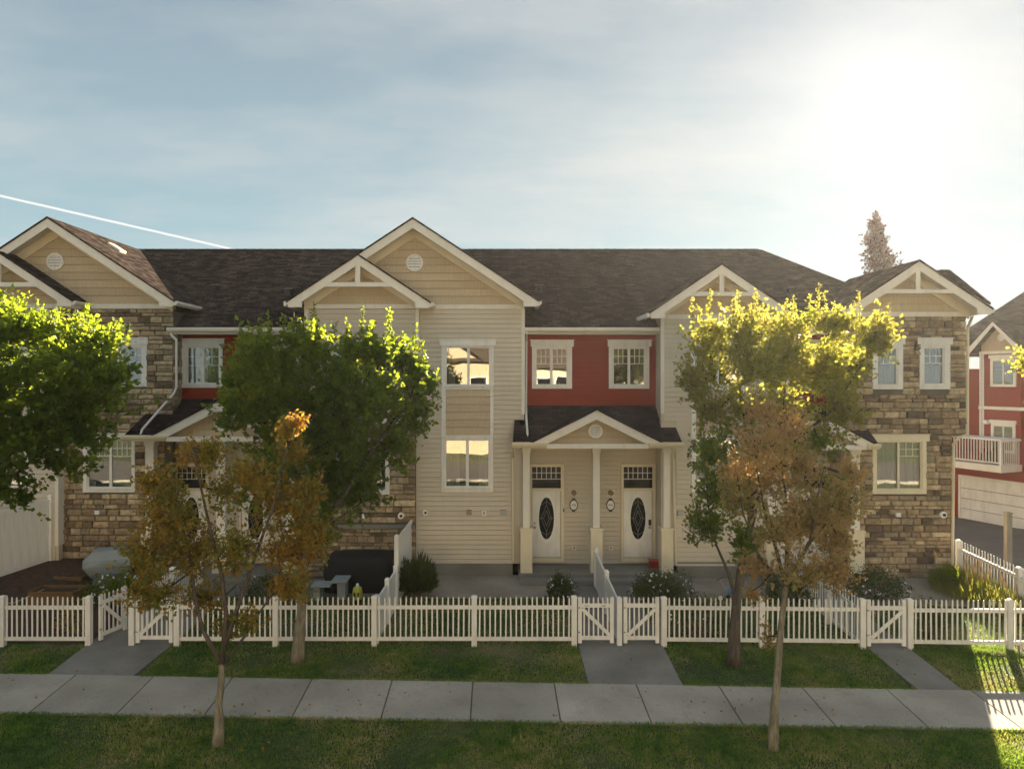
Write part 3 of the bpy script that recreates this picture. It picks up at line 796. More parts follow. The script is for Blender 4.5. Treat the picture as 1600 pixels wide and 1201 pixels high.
# ---- shake panel and side boards between the stacked windows
def stack_panel(Y, x0, xa, xb, x1, ya, yb_):
    mb = MB(); B(mb, x0, xa, ya, yb_, Y, -.055, .0); B(mb, xb, x1, ya, yb_, Y, -.055, .0)
    B(mb, xa, xb, ya, ya + 3, Y, -.055, 0); B(mb, xa, xb, yb_ - 3, yb_, Y, -.055, 0)
    mb.build('trim_board', 'white', parent=TH)
    shakes(TH, [(PX(xa, Y), PZ(yb_ - 3, Y)), (PX(xb, Y), PZ(yb_ - 3, Y)), (PX(xb, Y), PZ(ya + 3, Y)), (PX(xa, Y), PZ(ya + 3, Y))], Y)
def clip_poly(poly, z0, z1):
    def half(p, z, keep_above):
        out = []
        for i in range(len(p)):
            a, b_ = p[i], p[(i + 1) % len(p)]
            ia = (a[1] >= z) == keep_above or a[1] == z; ib = (b_[1] >= z) == keep_above or b_[1] == z
            if ia: out.append(a)
            if ia != ib:
                t_ = (z - a[1]) / (b_[1] - a[1]); out.append((a[0] + (b_[0] - a[0]) * t_, z))
        return out
    p = half(poly, z0, True)
    return half(p, z1, False) if len(p) > 2 else []
def shakes(parent, poly, Y, row=0.245, name='shingle_board'):
    zs = [p[1] for p in poly]; z = min(zs)
    n = max(1, round((max(zs) - z) / row)); row = (max(zs) - z) / n
    for k in range(n):
        c_ = clip_poly(poly, z + k * row, z + (k + 1) * row)
        if len(c_) < 3: continue
        w = max(p[0] for p in c_) - min(p[0] for p in c_)
        if w < 0.05: continue
        z0_, z1_ = z + k * row, z + (k + 1) * row
        c_ = clip_poly(poly, z0_ + 0.026 * (k > 0), z1_)
        if len(c_) < 3: continue
        f = [(x, Y - 0.046 + 0.022 * (zz - z0_) / row, zz) for x, zz in c_]
        bk = [(x, Y + 0.0, zz) for x, zz in c_]
        m_ = len(c_); mb = MB()
        mb.mesh(f + bk, [tuple(range(m_))] + [(i, i + m_, (i + 1) % m_ + m_, (i + 1) % m_) for i in range(m_)])
        mb.build(name, 'shake', parent=parent)
stack_panel(YB, 690, 696.5, 766, 771, 605.3, 682.7)
stack_panel(YW, 1080, 1086.5, 1155, 1161, 606.3, 682.7)

# ---- gables
roofs = MB()
def gable(ax, ay, lx, rx, sl, Yr, Yw, yb_back, rake_v=15.0, band=(476, 483), bandx=None, drop=0.22, truss=None, vent=None, shake=True, frieze=True, left_end=True, right_end=True, eave_x=(None, None), frv=16.0):
    """ax,ay apex (photo px at the rake plane Yr), lx/rx rake ends, sl slope (px per px)"""
    s_ = F / Yr
    AX, AZ = PX(ax, Yr), PZ(ay, Yr); LX, RX = PX(lx, Yr), PX(rx, Yr); t_ = rake_v / s_
    LZ, RZ = AZ - (AX - LX) * sl, AZ - (RX - AX) * sl
    w = MB()
    # rake boards
    cut = 22 / s_
    zl, zr = LZ - 0.185, RZ - 0.185
    def rake(EX, EZ, sgn):
        m_ = MB()
        xi = EX - sgn * cut
        zi = EZ + cut * sl - t_
        m_.prism([(AX, AZ), (EX, EZ), (EX, EZ - 0.19), (xi, EZ - 0.19), (xi, min(zi, EZ + .1)), (AX, AZ - t_)], Yr - 0.03, Yr + 0.02)
        m_.build('rake_board', 'trim', parent=TH)
    if left_end: rake(LX, LZ, -1)
    if right_end: rake(RX, RZ, 1)
    # roof slabs and soffit
    th = 0.10
    for EX, EZ in ((LX, LZ), (RX, RZ)):
        sg = 1 if EX > AX else -1
        ex, ez = EX + sg * 0.05, EZ - 0.05 * sl
        roofs.slab([(AX, Yr - 0.06, AZ + .03), (ex, Yr - 0.06, ez + .03), (ex, yb_back, ez + .03 - drop * .3), (AX, yb_back, AZ + .03 - drop)], (0, 0, -0.055))
    m_ = MB()
    for EX, EZ in ((LX, LZ), (RX, RZ)):
        m_.slab([(AX, Yr + .021, AZ - .10), (EX, Yr + .021, EZ - .10), (EX, Yw + .3, EZ - .10), (AX, Yw + .3, AZ - .10)], (0, 0, -0.05))
    m_.build('soffit', 'trim', parent=TH)
    # tympanum
    sw = F / Yw
    zb = PZ(band[1], Yw)
    apx = AZ - 0.15
    hwL, hwR = (apx - zb) / sl, (apx - zb) / sl
    xl, xr = AX - hwL, AX + hwR
    bx0 = PX(bandx[0], Yw) if bandx else xl; bx1 = PX(bandx[1], Yw) if bandx else xr
    xl, xr = max(xl, bx0), min(xr, bx1)
    pol = [(xl, zb), (xr, zb)]
    if xr < AX + hwR - .01: pol.append((xr, apx - (xr - AX) * sl))
    pol.append((AX, apx))
    if xl > AX - hwL + .01: pol.append((xl, apx - (AX - xl) * sl))
    m_ = MB(); m_.prism(pol, Yw + .001, Yw + .15)
    gw = m_.build('gable_wall', 'shake', parent=TH)
    zt_ = PZ(band[0], Yw)
    sp_ = [p if p[1] > zb + .001 else (p[0], zt_) for p in pol]
    if shake: shakes(gw, sp_, Yw)
    # frieze boards along the slope on the wall
    if frieze:
        fv = frv / sw
        m_ = MB()
        for sg, e in ((-1, xl), (1, xr)):
            ze = apx - abs(e - AX) * sl
            m_.prism([(AX, apx + .03), (e, max(ze, zb) + .03), (e, max(ze, zb) - fv), (AX, apx - fv)], Yw - .075, Yw - .005 if sg < 0 else Yw - .007)
        m_.build('frieze_board', 'frieze', parent=gw)
    m_ = MB(); m_.box(bx0, bx1, Yw - .055, Yw + .0, zb, zt_)
    m_.build('trim_board', 'trim', parent=TH)
    if truss:
        (bx_0, bx_1, by0, by1), (px0, px1, py0) = truss
        m_ = MB(); B(m_, bx_0, bx_1, by0, by1, Yr, -.025, .035)
        B(m_, px0, px1, py0, by0, Yr, -.023, .033)
        m_.build('truss', 'trim', parent=TH)
    if vent:
        vx, vy, r_ = vent
        round_vent(PX(vx, Yw), PZ(vy, Yw), r_ * Yw / F, Yw)
    # eave gutters running back
    for EX, EZ, on in ((LX, LZ, left_end), (RX, RZ, right_end)):
        if not on: continue
        sg = 1 if EX > AX else -1
        m_ = MB()
        xa, xb = sorted((EX + sg * 0.002, EX + sg * 0.13))
        m_.prism([(xa, EZ - .03), (xb, EZ - .02), (xb - .0 if sg > 0 else xb, EZ - .09), ((xa + xb) / 2, EZ - .15), (xa, EZ - .15)], Yr - .02, Yw + 1.6)
        m_.build('gutter', 'trim', parent=TH)
def round_vent(cx_, cz_, r_, Y):
    m_ = MB(); m_.disc((cx_, cz_), r_, Y - .085, Y - .03, 24, hole=.78)
    v = m_.build('gable_vent', 'white', parent=TH)
    m_ = MB(); m_.disc((cx_, cz_), r_ * .8, Y - .05, Y - .045, 24); m_.build('vent_screen', 'metal_grey', parent=v)
    n = 5
    for k in range(n):
        z = cz_ + r_ * .78 * (2 * (k + .5) / n - 1); hw = math.sqrt(max(0, (r_ * .78) ** 2 - (z - cz_) ** 2))
        h_ = r_ * .13
        m_ = MB(); m_.mesh([(cx_ - hw, Y - .080, z - h_), (cx_ + hw, Y - .080, z - h_), (cx_ + hw, Y - .055, z + h_), (cx_ - hw, Y - .055, z + h_),
                            (cx_ - hw, Y - .074, z - h_), (cx_ + hw, Y - .074, z - h_), (cx_ + hw, Y - .05, z + h_), (cx_ - hw, Y - .05, z + h_)],
                           [(0, 1, 2, 3), (4, 7, 6, 5), (0, 4, 5, 1), (3, 2, 6, 7)])
        m_.build('louvre', 'white', parent=v)

gable(645, 341, 450, 840, .658, 21.7, YB, 27.5, 15.5, (476, 483), (560, 819), .0, vent=(648, 411, 13.5), left_end=True)
gable(559.5, 398, 450, 671, .66, 21.4, YW, 25.6, 15.5, (475.5, 482.5), (476, 652), .0, truss=((505, 612, 441, 448), (555, 563, 409)))
gable(75, 340, -121, 271, .66, 21.7, YB, 27.5, 15.5, (475, 482.5), (-20, 271), .0, vent=(88, 409, 13.5), left_end=True)
gable(-3, 393, -114, 112, .66, 21.4, YW, 25.6, 15.5, (475, 482), (-100, 92), .0, truss=((-60, 56, 441, 448), (-7, 1, 409)))
gable(1127.5, 412.5, 1017, 1238, .68, 21.4, YW, 25.5, 15.5, (491.5, 498.5), (1033, 1233), .0, truss=((1076, 1180, 456, 462.5), (1124, 1131, 424)))
gable(1435.5, 407, 1324, 1548, .66, 21.4, YW, 25.6, 15.5, (487.5, 494.5), (1318, 1512), .0, truss=((1378, 1492, 452, 458), (1430.5, 1437.5, 422)))
# stepped roof plane behind the right gable
roofs.slab([(14.05, 22.2, 9.66), (14.35, 22.2, 9.66), (15.65, 22.2, 8.62), (15.65, 27.0, 8.62), (13.6, 27.0, 9.66)], (0, 0, -.06))

# main roof
RE, RY, RZ_ = 15.05, 27.5, 11.25
front = [(-32, 22.28, 7.74), (RE, 22.28, 7.74), (10.43, RY, RZ_), (-32, RY, RZ_)]
roofs.slab(front, (0, 0, -.06))
roofs.slab([(RE, 22.28, 7.74), (RE, 34.2, 7.74), (10.43, RY, RZ_)], (0, 0, -.06))
roofs.slab([(10.43, RY, RZ_), (RE, 34.2, 7.74), (-32, 34.2, 7.74), (-32, RY, RZ_)], (0, 0, -.06))
# ridge caps
k = -32.0
while k < 10.3:
    x1_ = min(k + 0.3, 10.42)
    for sy in (-1, 1):
        roofs.slab([(k, RY, RZ_ + .035), (x1_, RY, RZ_ + .028), (x1_, RY + sy * .15, RZ_ - .055), (k, RY + sy * .15, RZ_ - .048)], (0, 0, -.02))
    k += 0.3
roof = roofs.build('roof', 'shingles', parent=TH, uv=True)
for vx, vy in ((335, 453), (450, 459), (843, 453), (985, 453), (1236, 457)):
    # solve for the roof plane
    m = (RZ_ - 7.74) / (RY - 22.28); kz = (VY - vy) / F
    Yv = (7.74 - m * 22.28 - CH) / (kz - m)
    xv, zv = PX(vx, Yv), CH + kz * Yv
    mb = MB(); mb.box(xv - .11, xv + .11, Yv - .10, Yv + .12, zv - .05, zv + .13)
    mb.slab([(xv - .15, Yv - .15, zv + .12), (xv + .15, Yv - .15, zv + .12), (xv + .15, Yv + .17, zv + .19), (xv - .15, Yv + .17, zv + .19)], (0, 0, .03))
    mb.build('roof_vent', 'metal_dark', parent=roof)
# vent on the lit slope of the left gable
ax_, az_ = PX(75, 21.7), PZ(340, 21.7)
vxm = ax_ + 0.85; vzm = az_ - 0.85 * .66 - .05; vy_ = 24.0
mb = MB(); mb.slab([(vxm - .2, vy_ - .22, vzm + .17), (vxm + .22, vy_ - .22, vzm - .10), (vxm + .22, vy_ + .22, vzm - .10), (vxm - .2, vy_ + .22, vzm + .17)], (.05, 0, .10))
mb.build('roof_vent', 'cream', parent=roof, bevel=.02)

# walls behind (sides and rear) so that the block is closed
mb = MB()
mb.box(14.55, 14.72, YW + .2, 34.0, 4.4, 7.72); mb.box(14.25, 14.42, YW + .2, 34.0, 0, 4.4); mb.box(14.25, 14.72, YW + .2, 34.0, 4.38, 4.44)
mb.box(-32, 14.5, 33.9, 34.0, 0, 7.72)
mb.box(-32, PX(-180, YW), YW, YW + .2, 0, 7.8)
for px, Y in ((652, YB), (476, YW), (1034, YW), (1232, YW)):
    x = PX(px, Y)
    mb.box(x + (.01 if px in (1034, 476) else -.16), x + (.16 if px in (1034, 476) else -.01), Y + .02, 24.2, .1, PZ(490, Y))
mb.box(PX(818.5, YB) - .15, PX(818.5, YB) - .002, YB + .2, 24.2, 4.9, PZ(486, YB)); mb.box(PX(801, YB) - .15, PX(801, YB), YB + .19, 23.0, .1, 4.9)
mb.build('side_wall', 'siding', parent=TH)
mb = MB()
mb.box(PX(270, YB) - .15, PX(270, YB) - .001, YB + .19, 24.2, 4.6, PZ(486, YB)); mb.box(PX(258, YB) - .15, PX(258, YB), YB + .19, 23.0, .2, 4.6)
mb.box(PX(1317, YW) + .001, PX(1317, YW) + .15, YW + .19, 24.2, .1, PZ(496, YW))
mb.build('side_wall', 'mortar', parent=TH, kind='stuff')
# stone on the visible returns
stones_side = MB()
rr = random.Random(4)
for xs, y0_, y1_, z0_, z1_, sg in ((PX(258, YB), YB, YR - .02, .25, 4.55, 1), (PX(270, YB), YB, YR - .02, 5.2, 7.7, 1), (PX(1317, YW), YW, YR - .02, .2, 7.7, -1)):
    z = z0_
    while z < z1_ - .05:
        h_ = rr.choice([.16, .2, .22]); y = y0_
        while y < y1_ - .02:
            w_ = min(rr.uniform(.25, .5), y1_ - y); d_ = rr.uniform(.03, .07)
            stones_side.slab([(xs, y + .005, z + .005), (xs, y + w_ - .005, z + .005), (xs, y + w_ - .005, z + h_ - .008), (xs, y + .005, z + h_ - .008)], (sg * d_, 0, 0))
            y += w_
        z += h_
stones_side.build('return_stone', 'stone', parent=TH, kind='stuff')
flush_stones()

# foundation strips
for a_ in ((650, 801, 877.5, 899, YB, -.03, .1), (1058, 1226, 877.5, 905, YW, -.03, .1)):
    mb = MB(); B(mb, *a_); mb.build('foundation', 'foundation', parent=TH)

# corner and edge trim
for a_ in ((649.5, 654.5, 482.6, 655, YW, -.045, .33), (814.8, 820, 483, 647, YB, -.045, .02), (1032, 1037.5, 498, 646, YW, -.045, .02),
           (1228, 1233, 498, 870, YW, -.045, .02), (476, 482, 483, 655, YW, -.045, .02), (87, 92.5, 483, 852, YW, -.045, .31)):
    mb = MB(); B(mb, *a_); mb.build('corner_trim', 'trim', parent=TH)

# gutters over the recessed walls, with soffit
for x0, x1 in ((263, 476), (820, 1033), (1233, 1316)):
    g = MB(); Xa, Xb = PX(x0, 22.3), PX(x1, 22.3); zt_ = PZ(512, 22.3)
    pr = [(22.30, 0), (22.16, 0), (22.15, -.02), (22.17, -.10), (22.22, -.145), (22.30, -.145)]
    g.slab([(Xa, y, zt_ + z) for y, z in pr], (Xb - Xa, 0, 0))
    g.box(Xa, Xb, 22.301, 22.34, zt_ - .2, zt_)
    g.build('gutter', 'trim', parent=TH)
    g = MB(); g.box(Xa, Xb, 22.341, YR, zt_ - .185, zt_ - .165); g.build('soffit', 'trim', parent=TH)

def downspout(pts, Y=None, w=.038, mat='white'):
    m_ = MB(); m_.tube(pts, w, 6); return m_.build('downspout', mat, parent=TH, smooth=False)
def P3(px, py, Y): return (PX(px, Y), Y, PZ(py, Y))
downspout([P3(267, 520, 22.2), P3(268, 524, 22.2), P3(275.5, 531, 22.22), P3(275.5, 540, 22.24), P3(275.5, 605, 22.24), P3(272, 614, 22.2), P3(222, 671, 21.6), P3(220, 679, 21.5)])
downspout([P3(823, 520, 22.2), P3(822.5, 532, 22.75), P3(822, 634, 22.8), P3(822.2, 650, 22.3), P3(825, 690, 21.55)])
downspout([P3(802, 700, 21.5), P3(801, 706, 21.7), P3(801.5, 715, 22.15), P3(802, 876, 22.2)], mat='cream')
downspout([P3(1054, 702, 21.5), P3(1054, 709, 21.7), P3(1053, 716, 21.9), P3(1055.5, 880, 21.92)], mat='cream')
downspout([P3(1519, 494, 21.5), P3(1517, 500, 21.7), P3(1512, 512, 21.9), P3(1511.5, 678, 21.95), P3(1500, 682, 21.9), P3(1494, 688, 21.85), P3(1490, 694, 21.93), P3(1488, 885, 21.93)], mat='cream', w=.045)

# ---- porches
def porch(cx_, half_l, half_r, y_top, y_eave, x_tl, x_tr, x_bl, x_br, cols, gh_half=105, vent=True, Ys=None, hipr=True, apex_y=640, beamx=None, gmat='trim', floor_x=None, ytop_wall=YR, col_bot=893, colw=1.0, skirt=824):
    Ye = 21.5
    zE, zT = PZ(y_eave, Ye), PZ(y_top, YR)
    rf = MB()
    XA = PX(cx_, 21.4); XL, XR_ = PX(cx_ - gh_half + 6, 21.4), PX(cx_ + gh_half - 6, 21.4)
    rf.slab([(PX(x_bl, Ye), Ye - .05, zE), (XL, Ye - .05, zE), (XA, YR, zT), (PX(x_tl, YR), YR, zT)], (0, 0, -.05))
    rf.slab([(XR_, Ye - .05, zE), (PX(x_br, Ye), Ye - .05, zE), (PX(x_tr, YR), YR, zT), (XA, YR, zT)], (0, 0, -.05))
    # right hip end
    AX = PX(cx_, 21.4); AZ = PZ(apex_y, 21.4)
    L, Rr = PX(cx_ - gh_half, 21.4), PX(cx_ + gh_half, 21.4); sl = (AZ - PZ(y_eave + 3, 21.4)) / (AX - L)
    EZ = AZ - (AX - L) * sl
    for E in (L, Rr):
        rf.slab([(AX, 21.32, AZ + .03), (E + (.06 if E > AX else -.06), 21.32, EZ + .03 - .06 * sl), (E + (.06 if E > AX else -.06), 22.3, EZ + .03 - .06 * sl), (AX, YR - .02, AZ + .03)], (0, 0, -.045))
    pr_ = rf.build('porch_roof', 'porch_shingles', parent=TH, uv=True)
    # gable rakes
    s_ = F / 21.4; t_ = 15 / s_
    for E, sg in ((L, -1), (Rr, 1)):
        m_ = MB(); m_.prism([(AX, AZ), (E, EZ), (E - sg * .30, EZ - .02 + 0.0), (AX, AZ - t_)] if False else [(AX, AZ), (E, EZ), (E, EZ - .06), (E - sg * 0.42, EZ - .06), (AX, AZ - t_)], 21.35, 21.4)
        m_.build('rake_board', 'trim', parent=pr_)
    # tympanum at 21.72
    Yt = 21.72; apx = AZ - .12; zb = PZ(y_eave + 2, Yt)
    pol = [(AX - (apx - zb) / sl, zb), (AX + (apx - zb) / sl, zb), (AX, apx)]
    m_ = MB(); m_.prism(pol, Yt + .001, Yt + .08); gw = m_.build('gable_wall', 'shake', parent=TH)
    shakes(gw, pol, Yt, .2)
    m_ = MB()
    for sg in (-1, 1):
        e = AX + sg * (apx - zb) / sl
        m_.prism([(AX, apx + .02), (e, zb + .02), (e - sg * .16, zb), (AX, apx - .16)], Yt - .06, Yt - .005 if sg < 0 else Yt - .007)
    m_.build('frieze_board', 'cream', parent=gw)
    m_ = MB()
    for E, sg in ((L, -1), (Rr, 1)):
        m_.slab([(AX, 21.401, AZ - .09), (E, 21.401, EZ - .09), (E, Yt + .05, EZ - .09), (AX, Yt + .05, AZ - .09)], (0, 0, -.03))
    m_.build('soffit', 'trim', parent=pr_)
    if vent: round_vent(AX + .01, PZ(y_eave - 17, Yt), 11 * Yt / F, Yt)
    # beam and gutters
    xa, xb = PX(x_bl, Ye), PX(x_br, Ye)
    m_ = MB(); m_.box(PX(cx_ - 78, Ye), PX(cx_ + 80, Ye), Ye - .12, Ye + .5, PZ(y_eave + 10, Ye), PZ(y_eave + 2.5, Ye))
    m_.build('beam', 'trim', parent=TH)
    zc_ = PZ(y_eave + 9, Ye)
    m_ = MB(); m_.box(xa + .02, xb - .02, Ye + .38, YR - .03, zc_ + .02, zc_ + .06); m_.build('porch_ceiling', 'cream', parent=TH)
    for a, b_ in ((xa - .02, PX(cx_ - 78, Ye) - .002), (PX(cx_ + 80, Ye) + .002, xb + .02)):
        m_ = MB(); zt_ = PZ(y_eave, Ye) - .005
        m_.slab([(a, y, zt_ + z) for y, z in [(Ye - .06, 0), (Ye - .19, 0), (Ye - .20, -.02), (Ye - .18, -.10), (Ye - .13, -.16), (Ye - .06, -.16)]], (b_ - a, 0, 0))
        m_.box(a, b_, Ye - .059, Ye + .02, zt_ - .19, zt_ - .06)
        m_.build('gutter', 'cream', parent=TH)
    # columns
    zbot = 0.2
    for px in cols:
        x = PX(px, YK); u = YK / F * colw
        zt_ = zc_ + .02
        m_ = MB(); m_.box(x - 5.3 * u, x + 5.3 * u, YK, YK + 10.6 * u, PZ(skirt, YK), zt_ - .2)
        c_ = m_.build('column', 'trim', parent=TH)
        m_ = MB(); m_.box(x - 6.6 * u, x + 6.6 * u, YK - 1.3 * u, YK + 12 * u, zt_ - .22, zt_); m_.build('capital', 'trim', parent=c_)
        m_ = MB(); m_.box(x - 10.4 * u, x + 10.4 * u, YK - 5 * u, YK + 15 * u, PZ(skirt + 4, YK), PZ(skirt, YK)); m_.build('base_cap', 'cream', parent=c_)
        m_ = MB(); m_.box(x - 9.2 * u, x + 9.2 * u, YK - 4 * u, YK + 14 * u, zbot, PZ(skirt + 4, YK)); m_.build('column_base', 'cream', parent=c_)
    if floor_x:
        m_ = MB()
        a, b_ = PX(floor_x[0], 21.7), PX(floor_x[1], 21.7)
        m_.box(a, b_, 21.68, YR, -.25, .2)
        m_.box(a + .0, b_ + .05, 21.30, 21.679, -.25, .10)
        m_.build('porch_step', 'foundation', parent=TH)
porch(932, 0, 0, 633, 690, 806, 1041, 801, 1065, (822.5, 931.8, 1042), floor_x=(811, 1060))
porch(340, 0, 0, 622, 679, 252, 470, 196, 478, (233.5, 344.5, 452), apex_y=627, floor_x=(222, 478), colw=1.25, skirt=834)
porch(1271, 0, 0, 636, 692, 1228, 1330, 1172, 1371, (1207, 1337), gh_half=98, apex_y=643, floor_x=(1190, 1350), colw=1.25, skirt=828)

# ---- doors
def oval_pts(cx_, cz_, rx, rz, k=28): return [(cx_ + rx * math.cos(2 * math.pi * i / k), cz_ + rz * math.sin(2 * math.pi * i / k)) for i in range(k)]
def door(xc, handle_side, lock=False, oy=0):
    Y = YR - .06; u = Y / F
    X = PX(xc, Y)
    m_ = MB()
    fx0, fx1 = xc - 26, xc + 27.5
    B(m_, fx0, xc - 22.5, 724, 877, Y, -.06, .02); B(m_, xc + 22.5, fx1, 724, 877, Y, -.06, .02)
    B(m_, xc - 22.5, xc + 22.5, 724, 729, Y, -.06, .02); B(m_, xc - 22.5, xc + 22.5, 762, 766, Y, -.06, .02)
    B(m_, xc - 22.5, xc + 22.5, 870.5, 877, Y, -.08, .02)
    fr = m_.build('door_frame', 'cream', parent=TH)
    # transom
    t0 = MB(); B(t0, xc - 22.5, xc + 22.5, 729, 762, Y, -.005, .015); t0.build('transom_pane', 'door_glass', parent=fr)
    g = MB()
    for k in range(1, 6):
        x = xc - 22.5 + 45 * k / 6; B(g, x - .5, x + .5, 729.5, 748, Y, -.014, -.0055)
    for yy in (738.5, 748): B(g, xc - 22.5, xc + 22.5, yy - .5, yy + .5, Y, -.0145, -.0052)
    g.build('muntin', 'white', parent=fr)
    d = MB(); B(d, xc - 21.8, xc + 21.8, 766.3, 869.5, Y, -.03, .01)
    dr = d.build('door', 'white', parent=TH, bevel=.004)
    cz_ = PZ(809, Y); cxm = X
    r_ = MB(); r_.disc((cxm, cz_), 14 * u, Y - .05, Y - .029, 32, rz=39 * u, hole=.84); r_.build('oval_frame', 'plate_white', parent=dr, smooth=False)
    gl = MB(); gl.disc((cxm, cz_), 12.2 * u, Y - .036, Y - .031, 32, rz=36.5 * u); gl.build('oval_glass', 'door_glass', parent=dr)
    ld = MB(); yy = Y - .0385; lr = .0042
    def seg(a, b_): ld.tube([(cxm + a[0] * u, yy, cz_ + a[1] * u), (cxm + b_[0] * u, yy, cz_ + b_[1] * u)], lr, 4, False)
    dm = [(0, 12), (4.5, 0), (0, -12), (-4.5, 0), (0, 12)]
    for a, b_ in zip(dm, dm[1:]): seg(a, b_)
    dm = [(0, 21), (8, 0), (0, -21), (-8, 0), (0, 21)]
    for a, b_ in zip(dm, dm[1:]): seg(a, b_)
    for a, b_ in (((0, 21), (0, 35)), ((0, -21), (0, -35)), ((8, 0), (12, 0)), ((-8, 0), (-12, 0)), ((-10, 20), (0, 26)), ((10, 20), (0, 26)), ((-10, -20), (0, -26)), ((10, -20), (0, -26)), ((4.5, 0), (8, 0)), ((-4.5, 0), (-8, 0))): seg(a, b_)
    ld.build('leading', 'leading', parent=dr)
    hx = xc + handle_side * 18.5
    k_ = MB(); k_.disc((PX(hx, Y), PZ(823.5, Y)), .045, Y - .045, Y - .03, 14); k_.disc((PX(hx, Y), PZ(823.5, Y)), .028, Y - .10, Y - .045, 14); k_.build('door_handle', 'metal_grey', parent=dr)
    k_ = MB()
    if lock: B(k_, hx - 2, hx + 2, 811, 820, Y, -.055, -.03); k_.build('keypad', 'metal_dark', parent=dr)
    else: k_.disc((PX(hx, Y), PZ(816.5, Y)), .032, Y - .055, Y - .03, 14); k_.build('deadbolt', 'metal_grey', parent=dr)
door(853.7, -1); door(996.5, 1, True); door(1277, 1); door(300, -1); door(400, 1)
mb = MB(); B(mb, 879.3, 881.3, 793.5, 798, YR, -.14, -.12); mb.build('doorbell', 'metal_dark', parent=TH)

def text(name, s, size, x, y, z, mat, parent, ext=.002):
    cu = bpy.data.curves.new(name, 'FONT'); cu.body = s; cu.size = size; cu.extrude = ext
    cu.align_x = 'CENTER'; cu.align_y = 'CENTER'; cu.materials.append(MATS[mat])
    tmp = bpy.data.objects.new('text_source', cu); COL.objects.link(tmp)
    bpy.context.view_layer.update()
    me = bpy.data.meshes.new_from_object(tmp.evaluated_get(bpy.context.evaluated_depsgraph_get()))
    bpy.data.objects.remove(tmp)
    o = bpy.data.objects.new(name, me); COL.objects.link(o); o.parent = parent
    o.location = Vector((x, y, z)) - wloc(parent); o.rotation_euler = (R(90), 0, 0)
    return o
def plate(px, py, num):
    Y = YR - .05; u = Y / F; X, Z = PX(px, Y), PZ(py, Y)
    m_ = MB(); m_.disc((X, Z), 6.6 * u, Y - .03, Y - .008, 24, rz=9 * u)
    for sg in (-1, 1): m_.disc((X, Z + sg * 8.4 * u), 2.8 * u, Y - .029, Y - .009, 12, rz=2.4 * u)
    p = m_.build('number_plate', 'plate_black', parent=TH)
    m_ = MB(); m_.disc((X, Z), 5.3 * u, Y - .034, Y - .0305, 24, rz=7.2 * u); m_.build('plate_face', 'plate_white', parent=p)
    text('house_number', num, .098, X, Y - .036, Z, 'plate_black', p)
def porchlight(px, py):
    Y = YR - .05; u = Y / F; X, Z = PX(px, Y), PZ(py, Y)
    m_ = MB(); m_.box(X - 5 * u, X + 5 * u, Y - .03, Y - .002, Z - 5 * u, Z + 5 * u)
    p = m_.build('porch_light', 'cream', parent=TH)
    m_ = MB(); m_.disc((X, Z), 4.2 * u, Y - .07, Y - .03, 16); m_.build('lamp_base', 'copper', parent=p)
    m_ = MB(); m_.disc((X, Z), 2.8 * u, Y - .13, Y - .07, 14); m_.disc((X, Z), 4.0 * u, Y - .145, Y - .13, 14); m_.build('lamp_shade', 'copper', parent=p)
plate(896.3, 788.5, '436'); plate(953.8, 788.5, '442')
porchlight(896.3, 769); porchlight(953.8, 769)
def wallbox(name, px, py, w_, h_, Y, mat, inner=None, d=.07):
    m_ = MB(); B(m_, px - w_ / 2, px + w_ / 2, py - h_ / 2, py + h_ / 2, Y, -.03 - d, -.01)
    o = m_.build(name, mat, parent=TH)
    if inner:
        m_ = MB(); B(m_, px - w_ * .22, px + w_ * .22, py - h_ * .28, py + h_ * .28, Y, -.045 - d, -.03 - d); m_.build('outlet_cover', inner, parent=o)
    return o
wallbox('outlet', 896.5, 854, 6.5, 8, YR, 'cream', 'metal_grey'); wallbox('outlet', 953.5, 854, 6.5, 8, YR, 'cream', 'metal_grey')
wallbox('wall_vent', 733, 799.5, 7.5, 7.5, YB, 'grey_wood'); wallbox('outlet', 756.5, 800, 7, 9, YB, 'plate_white', 'metal_grey')
wallbox('wall_vent', 786.5, 800, 9, 9, YB, 'metal_grey', None, .1); wallbox('wall_vent', 1062, 800.5, 9, 8, YW, 'metal_grey', None, .1)
wallbox('outlet', 570.5, 805, 7.5, 6.5, YW, 'plate_white', None, .09); wallbox('outlet', 154.5, 799.5, 7, 6, YB, 'plate_white', None, .09); wallbox('outlet', 1401, 803, 7, 6, YW, 'plate_white', None, .09)
def roundlamp(px, py, r_, Y):
    u = Y / F; X, Z = PX(px, Y), PZ(py, Y)
    m_ = MB(); m_.disc((X, Z), r_ * u, Y - .12, Y - .01, 16); l_ = m_.build('wall_lamp', 'plate_white', parent=TH)
    m_ = MB(); m_.disc((X + .01, Z), r_ * .45 * u, Y - .15, Y - .12, 12); m_.build('lamp_lens', 'metal_dark', parent=l_)
roundlamp(665, 799.5, 4.6, YB); roundlamp(627, 804.5, 4.8, YW); roundlamp(96, 799, 4.8, YB); roundlamp(1471, 803, 5.2, YW)

